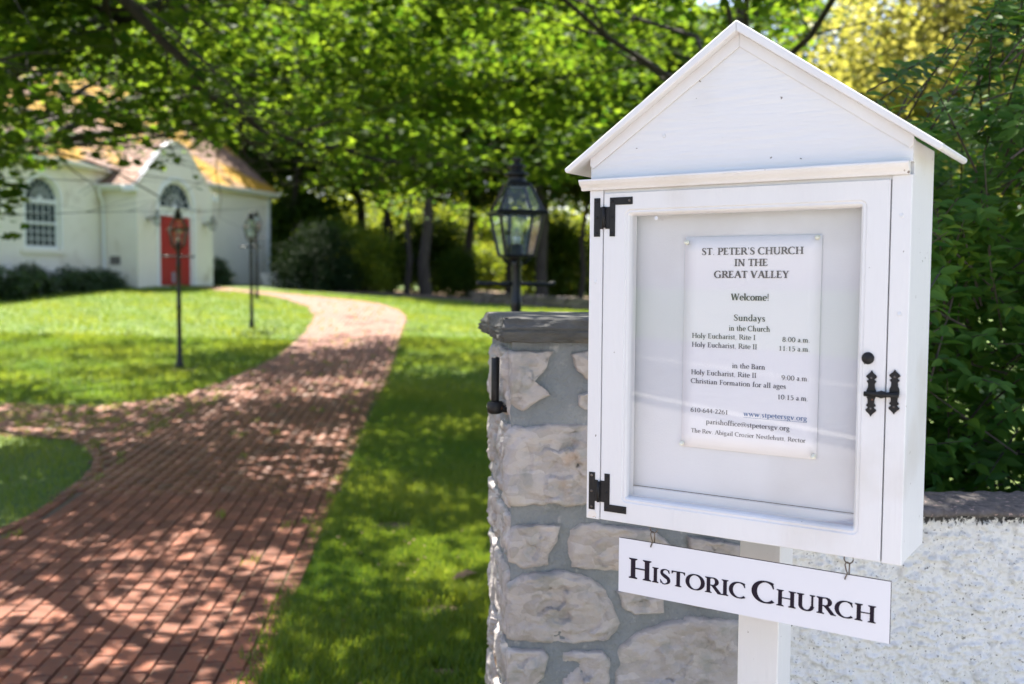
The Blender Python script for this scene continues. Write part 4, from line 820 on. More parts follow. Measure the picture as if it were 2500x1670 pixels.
# roofs: boards + shingles
RS=3.30/4.0; sl_len=math.hypot(4.27,3.52)
def mainroof_z(y): return EZ+(y-MY)*RS
b=MB(); b.prism([(.98,mainroof_z(.98)-.02),(5.27,mainroof_z(5.27)-.02),(9.5,mainroof_z(.98)-.02),(9.5,mainroof_z(.98)-.14),(5.27,mainroof_z(5.27)-.16),(.98,mainroof_z(.98)-.14)],-13.2,7.28,'x'); b.obj('roof',M['shingle'],ch)
b=MB(); r=random.Random(3); a_=math.atan(RS); ex=.19; nrow=int(sl_len/ex)
for k in range(nrow):
    x=-13.2+r.uniform(-.1,0)
    while x<7.28:
        wd=r.uniform(.12,.24); x2=min(x+wd,7.30)
        s0=k*ex+r.uniform(-.02,.02); s1=s0+ex*1.5; y0,z0=.94+s0*math.cos(a_),mainroof_z(.94)+s0*math.sin(a_); y1,z1=.94+s1*math.cos(a_),mainroof_z(.94)+s1*math.sin(a_)
        t=r.uniform(.022,.038); n_=(-math.sin(a_),math.cos(a_)); y1=min(y1,5.30)
        z1=mainroof_z(y1)
        q=len(b.v); b.v+=[(x+.006,y0+n_[0]*t,z0+n_[1]*t),(x2-.004,y0+n_[0]*t,z0+n_[1]*t),(x2-.004,y1,z1+.012),(x+.006,y1,z1+.012),(x+.006,y0,z0-.01),(x2-.004,y0,z0-.01)]
        b.f+=[(q,q+1,q+2,q+3),(q+4,q+5,q+1,q),(q,q+3,q+4),(q+1,q+5,q+2)]; x=x2
b.obj('shingles',M['shingle'],ch,kind='stuff')
b=MB(); b.box(-13.2,7.28,.965,.985,3.33,3.50); b.box(-13.2,7.28,.985,MY,3.33,3.36); b.obj('eave_board',TW,ch)
b=MB(); gt=[(-.075,0),(-.07,-.06),(-.04,-.085),(.0,-.085),(.0,0),(-.01,0),(-.01,-.07),(-.04,-.07),(-.06,-.05),(-.065,0)]
b.prism([(.96+y,3.46+z) for y,z in gt],-13.2,-1.9,'x'); b.prism([(.96+y,3.46+z) for y,z in gt],1.95,7.3,'x'); b.obj('gutter',TW,ch)
# porch roof (straight slopes just over the shaped gable) with individual shingles on the lit left slope
pa=math.atan2(4.30-2.98,1.90)
def pz(x): return 4.36-abs(x-.02)*(4.36-2.92)/1.98
b=MB()
for s_ in (-1,1):
    xe=.02+s_*1.98; b.prism([(.02,4.36),(xe,2.92),(xe,2.86),(.02,4.30)] if s_>0 else [(.02,4.36),(.02,4.30),(xe,2.86),(xe,2.92)],.14,2.6,'y')
proof=b.obj('porch_roof',M['shingle2'],ch)
r=random.Random(9); L_=math.hypot(1.98,1.44); ca,sa=1.98/L_,1.44/L_; shm={}
for s_ in (-1,1):
    k=0
    while k*.2<L_-.1:
        y=.03+r.uniform(-.02,.02)
        while y<2.5:
            wd=r.choice((.17,.22,.27)); s0=k*.2+r.uniform(-.012,.012)
            if pz(.02+s_*(1.98-s0*ca))<mainroof_z(y+wd*.5)+.02 and y>1.4: y+=wd; continue
            key=(s_,wd)
            if key not in shm:
                q=MB(); t=.03; l=.29; q.v=[(0,.004,t),(0,wd-.004,t),(-s_*l*ca,wd-.004,l*sa+.014),(-s_*l*ca,.004,l*sa+.014),(0,.004,-.006),(0,wd-.004,-.006)]; q.f=[(0,1,2,3),(4,5,1,0),(0,3,4),(1,5,2)]; shm[key]=q.mesh('shingle'); shm[key].materials.append(M['shingle2'])
            o=link('shingle',shm[key],None,proof); o.location=(.02+s_*(1.98-s0*ca),y,2.92+s0*sa+.002); y+=wd
        k+=1
b=MB()
xsr=[-1.98+.02]+[x for x in np.linspace(-1.75,1.79,31)]+[2.0]
for a,c in zip(xsr,xsr[1:]):
    za,zc=gtop(a) if abs(a)<1.8 else 2.90,gtop(c) if abs(c)<1.8 else 2.90
    b.poly([(a,-.03,za-.01),(c,-.03,zc-.01),(c,-.03,zc+.035),(a,-.03,za+.035)]); b.poly([(a,-.03,za-.01),(a,.02,za-.01),(c,.02,zc-.01),(c,-.03,zc-.01)])
b.obj('gable_rake',CW,ch)
b=MB()
for a,c in zip(xsr,xsr[1:]):
    za,zc=gtop(a) if abs(a)<1.8 else 2.90,gtop(c) if abs(c)<1.8 else 2.90
    b.poly([(a,-.03,za+.035),(c,-.03,zc+.035),(c,.16,zc+.035),(a,.16,za+.035)])
b.obj('flashing',M['lead'],ch)
b=MB(); b.box(-2.03,-1.76,-.06,.32,2.74,2.90); b.box(1.80,2.07,-.06,.32,2.74,2.90); b.box(-2.03,-1.76,-.08,.34,2.90,2.93); b.box(1.80,2.07,-.08,.34,2.90,2.93); b.obj('eave_return',TW,ch)
b=MB(); b.box(-2.0,-1.78,.30,MY,2.78,2.83); b.box(-2.0,-1.97,.30,MY,2.83,2.92); b.prism([(-2.0+x,2.94+z) for x,z in ((0,0),(-.005,-.07),(-.04,-.10),(-.09,-.08),(-.10,0),(-.09,0),(-.08,-.07),(-.04,-.085),(-.015,-.06),(-.012,0))],.28,MY+.02,'y'); b.obj('porch_gutter',TW,ch)
b=MB(); b.tube([(-2.03,1.12,2.86),(-2.03,1.12,2.74),(-2.0,1.13,2.62),(-1.88,1.14,2.45),(-1.85,1.15,2.3),(-1.85,1.15,.0),(-1.92,1.1,-.12)],.045,10); b.obj('downspout',TW,ch,smooth=True)
MB().box(-1.80,-1.777,.62,.98,.62,.86).obj('vent_grille',mat('vent_grey',(.13,.12,.11),.7),ch)
# fanlight + door
def fan(parent,cx_,y,hw,spring,glass,bars,rr=(.52,),nsec=8,barw=.016):
    """glass sectors as separate panes with glazing bars between"""
    radii=[.0]+[hw*q for q in rr]+[hw]
    for k in range(nsec):
        a0,a1=PI*k/nsec,PI*(k+1)/nsec
        for r0,r1 in zip(radii,radii[1:]):
            n=4; A=[(cx_+r1*math.cos(a0+(a1-a0)*i/n),y,spring+r1*math.sin(a0+(a1-a0)*i/n)) for i in range(n+1)]; C=[(cx_+r0*math.cos(a0+(a1-a0)*i/n),y,spring+r0*math.sin(a0+(a1-a0)*i/n)) for i in range(n,-1,-1)] if r0>0 else [(cx_,y,spring)]
            MB().poly(A+C).obj('pane',glass,parent)
    b=MB()
    for k in range(1,nsec): a=PI*k/nsec; b.tube([(cx_,y-.012,spring),(cx_+hw*math.cos(a),y-.012,spring+hw*math.sin(a))],barw/2,5)
    for q in rr: b.tube([(cx_+hw*q*math.cos(PI*i/20),y-.013,spring+hw*q*math.sin(PI*i/20)) for i in range(21)],barw/2,5)
    b.tube([(cx_+hw*.12*math.cos(PI*i/8),y-.014,spring+hw*.12*math.sin(PI*i/8)) for i in range(9)],barw*.8,5)
    b.obj('glazing_bars',bars,parent)
b=MB(); ring(b,archpts(0,.80,0,2.40,24),archpts(0,.93,0,2.40,24),-.022,.0); ring(b,archpts(0,.735,.0,2.40,24),archpts(0,.80,0,2.40,24),.05,.14); b.box(-.80,.80,.045,.14,2.13,2.395); b.box(-.80,.80,-.0,.05,2.36,2.40)
fl=b.obj('fanlight',TW,ch); fan(fl,0,.09,.735,2.40,M['darkglass'],TW,(.52,),8,.022)
for s_ in (-1,1):
    x0,x1=(-.733,-.004) if s_<0 else (.004,.733)
    d=MB().box(x0,x1,.085,.12,.02,2.125).obj('door',M['reddoor'],ch)
    npl=5
    for k in range(npl):
        a=x0+(x1-x0)*k/npl; c=x0+(x1-x0)*(k+1)/npl; MB().box(a+.004,c-.004,.07,.086,.03,2.115).obj('plank',M['reddoor'],d,bevel=.004)
    for z in (.22,.93,1.88): MB().prism([(x0+.02,z-.022),(x1-.06,z-.016),(x1-.02,z),(x1-.06,z+.016),(x0+.02,z+.022)] if s_<0 else [(x1-.02,z-.022),(x1-.02,z+.022),(x0+.06,z+.016),(x0+.02,z),(x0+.06,z-.016)],.058,.070).obj('strap_hinge',M['iron'] if z==.93 else M['reddoor'],d)
MB().box(-.16,-.03,.055,.071,.10,.42).obj('kick_plate',M['lead'],ch)
MB().box(-.85,.85,-.10,.14,-.1,.0).obj('door_sill',M['churchwall'],ch)
def sconce(x):
    s=thing('wall_lantern','black carriage lantern on bracket %s the red church door'%('left of' if x<0 else 'right of'),'wall lamp',(0,0,0),0,'wall lanterns beside the church door')
    c,s_=math.cos(CA),math.sin(CA); s.location=(CH[0]+x*c-0*s_,CH[1]+x*s_,CH[2]+1.98); s.rotation_euler=(0,0,CA)
    b=MB(); b.lathe([(0,-.02),(.05,-.02),(.05,.02),(0,.02)],10,(0,-.02,0)); b.tube([(0,0,0),(0,-.10,.02),(0,-.22,.0),(0,-.34,.0)],.014,6); b.tube([(0,0,-.06),(0,-.15,-.09),(0,-.3,-.02)],.010,6); b.obj('bracket',M['lampblack'],s)
    b=MB()
    for k in range(4):
        a=PI/4+k*PI/2; b.tube([(.07*math.cos(a),-.34+.07*math.sin(a),-.20),(.14*math.cos(a),-.34+.14*math.sin(a),.04),(.04*math.cos(a),-.34+.04*math.sin(a),.17)],.010,5)
    b.lathe([(0,-.21),(.075,-.21),(.075,-.19),(0,-.19)],4,(0,-.34,0)); b.lathe([(.15,.03),(.16,.04),(.15,.05)],12,(0,-.34,0)); b.lathe([(0,.15),(.05,.16),(.05,.19),(.025,.22),(.03,.25),(0,.27)],10,(0,-.34,0)); b.obj('lantern_frame',M['lampblack'],s)
    MB().lathe([(.066,-.19),(.13,.03),(.04,.16)],4,(0,-.34,0)).obj('glass',M['lampglass'],s)
sconce(-1.34); sconce(1.34)
# sash window in the main wall
b=MB(); ring(b,archpts(WX,.55,1.07,2.36),archpts(WX,WH,1.0,2.36),MY+.07,MY+.16); ring(b,archpts(WX,WH,1.0,2.36),archpts(WX,WH+.07,1.0,2.36),MY-.012,MY); b.box(WX-.61,WX+.61,MY+.07,MY+.15,1.0,1.075); b.box(WX-.55,WX+.55,MY+.065,MY+.15,2.24,2.36); b.box(WX-.55,WX+.55,MY+.075,MY+.15,1.675,1.735)
wn=b.obj('window',TW,ch); fan(wn,WX,MY+.12,.55,2.36,M['darkglass'],TW,(.55,),8,.016)
pm={}
for base,hh in ((1.075,.60),(1.735,.505)):
    for i in range(5):
        for j in range(2 if base>1.5 else 3):
            nr=2 if base>1.5 else 3; pw,ph=1.08/5,hh/nr; key=nr
            if key not in pm: pm[key]=MB().box(.008,pw-.008,0,.004,.008,ph-.008).mesh('pane'); pm[key].materials.append(M['curtain'] if 0 else M['darkglass'])
            o=link('pane',pm[key],None,wn); o.location=(WX-.54+i*pw,MY+.115,base+j*ph)
b=MB()
for i in range(6): b.box(WX-.54+i*.216-.008,WX-.54+i*.216+.008,MY+.100,MY+.125,1.075,2.24)
for z in (1.275,1.475,1.735+.2525): b.box(WX-.54,WX+.54,MY+.098,MY+.127,z-.008,z+.008)
b.obj('glazing_bars',TW,wn)
b=MB(); b.box(WX-.80,WX+.80,MY-.05,MY+.0,.86,.995); b.obj('window_sill',CW,ch)
b=MB(); ring(b,archpts(WX,.88,2.30,2.42),archpts(WX,.93,2.30,2.42),MY-.016,MY); b.obj('arch_moulding',CW,ch)

# ------------------------------------------------------------------ trees and shrubs
def grow(b,tips,p,d,L,r,lvl,rnd,spread=.6,drop=0,zmin=None,n=6):
    pts=[Vector(p)]; rad=[r]; d=Vector(d).normalized()
    for k in range(n):
        d=(d+Vector((rnd.gauss(0,.13),rnd.gauss(0,.13),rnd.gauss(0,.09)-drop))).normalized()
        if zmin and pts[-1].z<zmin and d.z<0: d.z=.05
        pts.append(pts[-1]+d*L/n); rad.append(r*(1-.75*(k+1)/n))
    b.tube(pts,rad,6 if r>.03 else 4,cap=False)
    if lvl==0:
        for q in pts[1:]: tips.append((q.x,q.y,q.z))
        return
    tips.append(tuple(pts[-1]))
    for k in range(2,n+1):
        for s_ in ((-1,1) if rnd.random()<.7 else (rnd.choice((-1,1)),)):
            ax=Vector((0,0,1)) if abs(d.z)<.9 else Vector((1,0,0)); side=d.cross(ax).normalized()*s_
            nd=(d*rnd.uniform(.5,1)+side*rnd.uniform(.5,1.1)+Vector((0,0,rnd.uniform(-.15,.35)))).normalized()
            grow(b,tips,pts[k],nd,L*rnd.uniform(.38,.62),rad[k]*.62,lvl-1,rnd,spread,drop,zmin,max(3,n-2))
def maple(name,label,base,limbs,seed,zmin,per,keep=None,lsize=.115,extra=None,dens=False):
    rnd=random.Random(seed); t=thing(name,label,'tree',base)
    b=MB(); tips=[]; B=Vector(base); h=limbs[0][0][2]-base[2]
    top=Vector(limbs[0][0])-B
    b.tube([(0,0,-.3),(0,0,.0),(.02,.0,.4),top*.6,top],[.42,.34,.27,.24,.22],14)
    for spec in limbs:
        if len(spec)==4: # start, dir, length, radius
            s,d,L,r=spec; grow(b,tips,Vector(s)-B,d,L,r,2,rnd,drop=.03,zmin=zmin-B.z)
        else: # explicit polyline
            P,r=spec; P=[Vector(q)-B for q in P]; P2=[]
            for i in range(len(P)-1):
                for k in range(3): P2.append(P[i].lerp(P[i+1],k/3)+Vector((rnd.gauss(0,.04),rnd.gauss(0,.04),rnd.gauss(0,.03))))
            P2.append(P[-1]); b.tube(P2,[r*(1-.75*k/(len(P2)-1)) for k in range(len(P2))],8)
            for k in range(2,len(P2)):
                if k%2==0 or k>len(P2)-4:
                    d=(P2[k]-P2[k-1]).normalized()
                    for s_ in (-1,1):
                        sd_=d.cross(Vector((0,0,1))).normalized()*s_; grow(b,tips,P2[k],d*.7+sd_*rnd.uniform(.5,1.1)+Vector((0,0,rnd.uniform(-.1,.25))),rnd.uniform(1.0,2.2),r*.28,1,rnd,drop=.03,zmin=zmin-B.z,n=5)
    b.obj('trunk',M['maple_bark'],t,smooth=True)
    tips=np.array(tips)+np.array(base); 
    if keep is not None: tips=tips[keep(tips)]
    if dens: q=tips[(tips[:,1]>10.5)&(tips[:,1]<18.5)&(tips[:,2]>4.2)]; tips=np.vstack([tips,q+np.random.default_rng(5).normal(size=q.shape)*np.array([.55,.55,.35])])
    if extra is not None: tips=np.vstack([tips,extra])
    r=np.random.default_rng(seed); P=clumps(r,tips,per,.20,.45); P=P[(P[:,2]>zmin-.25)|(P[:,0]/P[:,1]<-.45)]; ra=P[:,0]/P[:,1]; el=(P[:,2]-1.75)/P[:,1]; P=P[~((ra>-.487)&(ra<-.25)&(P[:,1]>4)&(((el<.112)&(r.random(len(P))<.94))|((el<.140)&(r.random(len(P))<.35))))]
    n=len(P); nn=np.array([0,0,1.])+r.normal(size=(n,3))*np.array([.45,.45,.25]); d=r.normal(size=(n,3))*np.array([1,1,.3])+np.array([0,0,-.35]); s=lsize*(.7+.6*r.random(n))
    return t,P,nn,d,s,np.clip(r.normal(.45,.25,n),0,1)
def finish(t,P,nn,d,s,tint,base,T,F,mt,nm='crown',indiv=0,sel=None):
    B=np.array(base)
    idx=np.arange(len(P))
    if indiv:
        score=np.where(sel(P),np.linalg.norm(P-np.array([0,0,1.75]),axis=1)/s,1e9); pick=np.argsort(score)[:indiv]; pick=pick[score[pick]<1e8]
        lm=[]
        for q in range(4):
            me=np_mesh('leaf',T.reshape(-1,3).astype(float),len(T),F,np.array([.2+.2*q]),1); me.materials.append(mt); lm.append(me)
        R=frames(nn[pick],d[pick])
        for k,i in enumerate(pick):
            o=link('leaf',lm[k%4],None,t); Mx=Matrix([list(R[k][a])+[0] for a in range(3)]+[[0,0,0,1]]); o.matrix_local=Matrix.Translation(Vector(P[i]-B))@Mx@Matrix.Scale(float(s[i]),4)
        idx=np.setdiff1d(idx,pick)
    me=scatter(nm,T,F,P[idx]-B,nn[idx],d[idx],s[idx],tint[idx]); o=link(nm,me,mt,t)
    if indiv: o['kind']='stuff'
    return o
FOR=lambda P:(np.abs(P[:,0]/P[:,1]+.0)<.52)&(P[:,1]>4)&((P[:,2]-1.75)/P[:,1]<.27)
def holes(q,lim=-.35):
    v=np.array([mn.noise(Vector((a*.55,b*.55,c*.9)))+.5*mn.noise(Vector((a*1.3,b*1.3,c*1.6+7))) for a,b,c in q]); return v>lim
def keep1(q):
    r=np.random.default_rng(3); x,y,z=q.T; el=(z-1.75)/np.hypot(x,y); k=holes(q,-.28)
    k&=~((y<9.0)&(x>-5.2)&(r.random(len(q))<.76)); k&=~((x>-3.2)&(y>5)&(y<13.5)&(r.random(len(q))<.62))           # thin, open part over the gate
    k&=~((x/y<-.20)&(el<.20)&(r.random(len(q))<.55)); k&=~((x/y<-.20)&(el<.145)&(r.random(len(q))<.85)&(x/y>-.46))        # sparse hanging fringe in front of the church roof
    return k
# maple left of the frame
z1=3.5; b1=(-8.4,12.0,float(g(-8.4,12.)))
L1=[((-8.4,12,2.9),(.5,1,.55),7.5,.09),((-8.4,12,2.9),(-1,.5,.6),6.5,.14),((-8.4,12,2.9),(-.9,-.7,.6),6,.14),((-8.4,12,2.9),(.1,.2,1.2),6.5,.15),((-8.4,12,2.9),(.9,.9,.75),8.0,.09),((-8.4,12,2.9),(1,-.1,.85),7.0,.09),((-8.4,12,2.9),(-.15,1,.62),8,.09),((-8.4,12,2.9),(.35,1,.62),8.5,.09),((-6.2,13.2,3.6),(.6,1,.5),6,.06),
 ([(-8.4,12,2.9),(-6.2,9.6,3.5),(-3.7,7.1,3.85),(-2.3,6.2,4.5),(-.9,5.4,5.3)],.10),([(-6.2,9.6,3.5),(-5.2,9.1,4.5),(-4.4,8.6,5.0),(-3.9,8.1,5.1),(-3.5,7.2,5.1),(-3.2,6.2,5.1)],.095),([(-3.9,8.1,5.1),(-3.0,7.9,5.1),(-2.3,7.3,5.2),(-1.7,7.25,5.3)],.05),([(-3.9,8.1,5.1),(-3.7,8.7,5.0),(-3.4,9.3,4.9)],.045),([(-2.9,6.6,4.3),(-1.9,6.9,5.0),(-.8,7.2,5.4)],.03),([(-8.4,12,2.9),(-6.4,11.8,3.9),(-4.4,10.9,4.6),(-3.5,9.0,4.4)],.10),([(-3.9,8.6,4.75),(-3.44,9.0,4.25),(-3.0,9.3,3.75),(-2.75,9.6,3.45),(-2.3,10.2,3.25),(-1.7,11,3.15),(-1.0,11.8,3.2)],.055),
 ([(-8.4,12,2.9),(-6.2,13.2,3.6),(-4.2,14.2,4.0),(-2.2,15.4,4.5),(-.2,16.5,5.0)],.07),([(-8.4,12,2.9),(-7.2,14.4,3.6),(-6.0,17,4.2),(-4.8,19.2,4.7)],.06),([(-4.4,10.9,4.6),(-2.6,11.6,5.2),(-.6,12.2,5.7),(1.2,12.6,6.0)],.08),([(-6.2,9.6,3.5),(-5.6,7.6,3.6),(-4.6,5.8,4.0),(-3.6,4.4,4.9)],.07),([(-6.4,11.8,3.9),(-5.8,10.6,4.1),(-5.3,9.95,3.7),(-5.15,9.9,3.0),(-5.05,9.85,2.4)],.02)]
t,P,nn,d,s,ti=maple('maple_tree','large maple standing left of the path, leafy branches spread over the path and lawn',b1,L1,11,3.05,24,keep=keep1,dens=True,extra=np.array([(-5.22+.015*k+.04*math.sin(k*2),9.9+.08*math.cos(k),3.7-.11*k) for k in range(13)]))
print('maple1',len(P)); finish(t,P,nn,d,s,ti,b1,MAPLE,MAPLE_F,M['maple'],indiv=300,sel=FOR)
# maple behind the cabinet
b2=(2.15,9.4,float(g(2.15,9.4)))
L2=[((2.15,9.4,3.3),(-.6,-.8,.9),4,.034),((2.15,9.4,3.3),(0,0,1),5,.04),((2.15,9.4,3.3),(-.4,.9,.6),5.5,.036),((2.15,9.4,3.3),(-.9,.2,.8),4.5,.034),
 ([(2.15,9.4,3.3),(1.9,8.7,4.2),(.6,7.6,4.9),(-.6,6.4,5.2)],.032),([(2.15,9.4,3.3),(1.8,10.4,4.3),(.3,11.4,5.1),(-1.3,12.6,5.6)],.032),([(2.15,9.4,3.3),(2.5,7.6,4.1),(1.9,5.8,4.7),(1.0,4.6,5.2)],.032)]
t,P,nn,d,s,ti=maple('maple_tree','second maple standing hidden behind the notice cabinet, its crown above the gabled roof',b2,L2,23,3.6,22,keep=lambda q:(q[:,0]/q[:,1]<.29)&holes(q)&((q[:,0]>.3)|(np.random.default_rng(8).random(len(q))<.5)))
print('maple2',len(P)); finish(t,P,nn,d,s,ti,b2,MAPLE,MAPLE_F,M['maple'])

# woodland trees: three crown shapes, each tree its own trunk and crown
def crownmesh(seed,K,per,rad,crad,hgt,size,mt,flat=.6,low=.0):
    r=np.random.default_rng(seed); u=r.normal(size=(K,3)); u/=np.linalg.norm(u,axis=1,keepdims=True); rr=r.random(K)**.45
    C=u*rr[:,None]*np.array([rad,rad,hgt/2])*np.array([1,1,1]); C[:,2]+=hgt/2+low
    taper=1-.35*(C[:,2]/hgt); C[:,:2]*=taper[:,None]*1.1
    P=clumps(r,C,per,crad,flat); n=len(P); me=scatter('crown',BLOB,BLOB_F,P,r.normal(size=(n,3))*.6+np.array([0,0,1.]),r.normal(size=(n,3)),size*(.6+.8*r.random(n)),np.clip(np.repeat(r.random(K),per)*.6+r.random(n)*.4,0,1)); me.materials.append(mt); return me
def trunkmesh(seed,h,r0,lean=.03):
    rnd=random.Random(seed); b=MB(); P=[Vector((0,0,-.4)),Vector((0,0,0))]; 
    for k in range(1,9): P.append(Vector((rnd.gauss(0,lean)*k,rnd.gauss(0,lean)*k,h*k/8)))
    b.tube(P,[r0*1.35,r0*1.15]+[r0*(1-.75*k/8) for k in range(1,9)],10)
    for k in range(14):
        q=P[rnd.randint(4,9)]; a=rnd.uniform(0,2*PI); L=rnd.uniform(1.5,3.6); e=[q]
        for j in range(4): e.append(e[-1]+Vector((math.cos(a),math.sin(a),rnd.uniform(.1,.6)))*L/4)
        b.tube(e,[r0*.28,r0*.22,r0*.16,r0*.1,r0*.04],5,cap=False)
    me=b.mesh('trunk'); me.materials.append(M['bark']); 
    for p in me.polygons: p.use_smooth=True
    return me
CR=[crownmesh(1,230,85,4.6,.55,9.5,.24,M['wood_leaf']),crownmesh(2,210,85,4.0,.5,11,.22,M['wood_leaf']),crownmesh(3,240,80,5.2,.6,8.5,.25,M['wood_leaf'])]
TR=[trunkmesh(1,11,.23,.06),trunkmesh(2,12,.13,.07),trunkmesh(3,10,.24,.06)]
def woods(kind,x,y,label,sc_=1,crz=3.6,nm='woodland_tree',cr=None,tr=None,grp='trees of the wood behind the lawn',cat='tree'):
    t=thing(nm,label,cat,(x,y,float(g(x,y))-.1),random.uniform(0,6.28),grp); t.scale=(sc_,)*3; crz=crz+(-.2 if nm=='woodland_tree' else 0)
    o=link('trunk',(tr or TR)[kind],None,t); c=link('crown',(cr or CR)[kind],None,t,loc=(0,0,crz)); return t
Wd=[(0,-3.25,37.5,'straight dark trunk tree, the thicker of the close pair in mid lawn edge',1.0,4.6),(1,-4.15,39,'slimmer dark trunk tree just left of the thickest trunk',1.0,4.8),(1,-5.3,44,'thin pale brown trunk tree left of the close pair of trunks',.95,4.6),(1,-9.6,43.5,'dark trunk tree rising directly behind the right corner of the church',1.15,4.2),
 (0,-1.9,44,'woodland tree with a low fork, left of the lamp on the pillar',1.0,4.2),(2,1.2,40,'broad woodland tree behind the lantern on the pillar',1.05,4.4),(1,2.9,43,'woodland tree seen between the lantern and the notice cabinet',1.0,4.0),(2,-7.2,47,'wide crowned tree above the dark holly bush',1.1,4.0),(0,-12.4,50,'tree crown showing above the right end of the church roof',1.1,4.6),
 (2,-17,52,'tall tree behind the middle of the church roof',1.25,5.0),(1,-23,50,'tall tree behind the left part of the church roof',1.25,5.0),(2,6.5,44,'woodland tree hidden mostly behind the notice cabinet',1.1,4.0),(0,11.5,40,'woodland tree behind the right side of the gabled cabinet roof',1.0,3.6),(1,-.2,46,'deeper woodland tree with tall narrow crown behind the lantern',1.25,4.4),(0,-14.5,44,'tree close behind the church, right of the roof ridge',1.0,5.0),(2,17,42,'woodland tree at the far right behind the hedge',1.1,3.0),(1,-5.8,46.5,'tall deeper tree over the sunlit understory bushes',1.3,4.4),(0,-30,54,'tall tree beyond the far left of the church roof',1.3,4.2),(2,4,47,'tall background tree above the gap right of the lantern',1.3,4.0),(0,-10,46,'tall background tree over the gap beside the church corner',1.25,4.0)]
for k,x,y,lab,s_,cz in Wd: woods(k,x,y,lab,s_,cz)
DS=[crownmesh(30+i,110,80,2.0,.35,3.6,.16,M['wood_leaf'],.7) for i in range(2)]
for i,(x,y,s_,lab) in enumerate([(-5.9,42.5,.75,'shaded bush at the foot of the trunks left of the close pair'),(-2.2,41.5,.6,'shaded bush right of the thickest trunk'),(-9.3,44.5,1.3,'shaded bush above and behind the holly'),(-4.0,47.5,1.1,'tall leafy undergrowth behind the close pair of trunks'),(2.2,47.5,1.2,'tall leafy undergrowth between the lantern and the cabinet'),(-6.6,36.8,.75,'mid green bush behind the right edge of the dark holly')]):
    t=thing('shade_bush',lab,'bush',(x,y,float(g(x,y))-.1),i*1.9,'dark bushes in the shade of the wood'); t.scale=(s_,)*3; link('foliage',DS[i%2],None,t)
# sunlit understory bushes
US=[crownmesh(10+i,70,70,1.5,.28,2.8,.13,M['lit_leaf'],.7) for i in range(2)]
ST=MB(); rnd=random.Random(8)
for k in range(7): a=rnd.uniform(0,6.3); ST.tube([(0,0,-.2),(.3*math.cos(a),.3*math.sin(a),.8),(.9*math.cos(a),.9*math.sin(a),2.0)],[.03,.025,.01],5)
STm=ST.mesh('stems'); STm.materials.append(M['bark'])
ub=[(-5.3,35.4,.8,'yellow green bush right of the dark holly, lowest of the sunlit bushes'),(-10.2,56,1.6,'tall sunlit bush above the right shoulder of the dark holly'),(-7.3,54,1.4,'sunlit bush seen left of the close pair of trunks'),(-5.1,56,1.3,'sunlit bush seen between the pair of dark trunks'),(-3.4,54,1.3,'sunlit bush just right of the thickest trunk'),(-1.5,57,1.0,'small sunlit bush left of the lamp ladder bar'),(.9,55,1.3,'yellow green bush right of the lamp post under the lantern'),(2.8,54,1.5,'yellow green bush close to the left edge of the cabinet'),(-11.6,50,1.4,'bush with pale highlights beside the church corner'),(-2.6,64,2.1,'tall sunlit bush deep in the wood left of the lantern'),(2.4,64,2.0,'tall sunlit bush deep in the wood right of the lantern'),(-9.0,65,2.2,'tall sunlit bush deep behind the holly'),(-15.5,62,2.2,'tall bush filling the gap right of the church corner'),(-6.4,63,1.9,'tall deep bush above the two trunks')]
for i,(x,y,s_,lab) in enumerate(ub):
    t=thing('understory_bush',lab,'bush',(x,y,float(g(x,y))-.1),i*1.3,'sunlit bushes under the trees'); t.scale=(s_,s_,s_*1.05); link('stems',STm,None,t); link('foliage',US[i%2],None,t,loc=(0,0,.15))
# far wood closing the view
r=np.random.default_rng(77); n=60000; x=r.uniform(-80,60,n); y=r.uniform(92,112,n); top=15+3*np.sin(x*.35)+2*np.sin(x*.9+1)
z=g(x,y)+r.random(n)**1.2*top; P=np.stack([x,y,z],1)+r.normal(size=(n,3))*.4
keepm=(np.sin(x*1.1)+np.sin(z*1.3+x*.4)+.8*np.sin(y*.9+z)>-.9); P=P[keepm]; n=len(P)
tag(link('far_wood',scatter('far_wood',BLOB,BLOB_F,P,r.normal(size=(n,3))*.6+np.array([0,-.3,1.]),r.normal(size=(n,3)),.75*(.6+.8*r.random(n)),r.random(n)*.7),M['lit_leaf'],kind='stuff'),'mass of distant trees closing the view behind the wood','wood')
# dark holly beside the church corner
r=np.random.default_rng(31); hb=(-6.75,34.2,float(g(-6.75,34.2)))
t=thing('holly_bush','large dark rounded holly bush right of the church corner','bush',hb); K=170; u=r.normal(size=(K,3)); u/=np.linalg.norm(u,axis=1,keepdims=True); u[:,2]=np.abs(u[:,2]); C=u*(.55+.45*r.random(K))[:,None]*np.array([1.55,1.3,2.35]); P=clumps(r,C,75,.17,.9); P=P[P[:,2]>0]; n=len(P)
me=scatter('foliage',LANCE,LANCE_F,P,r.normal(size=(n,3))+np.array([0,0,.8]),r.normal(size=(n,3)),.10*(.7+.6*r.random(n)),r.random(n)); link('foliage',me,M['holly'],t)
b=MB(); b.tube([(0,0,-.2),(0,0,1.0),(.1,0,1.9)],[.09,.06,.02],7); b.obj('stem',M['bark'],t)
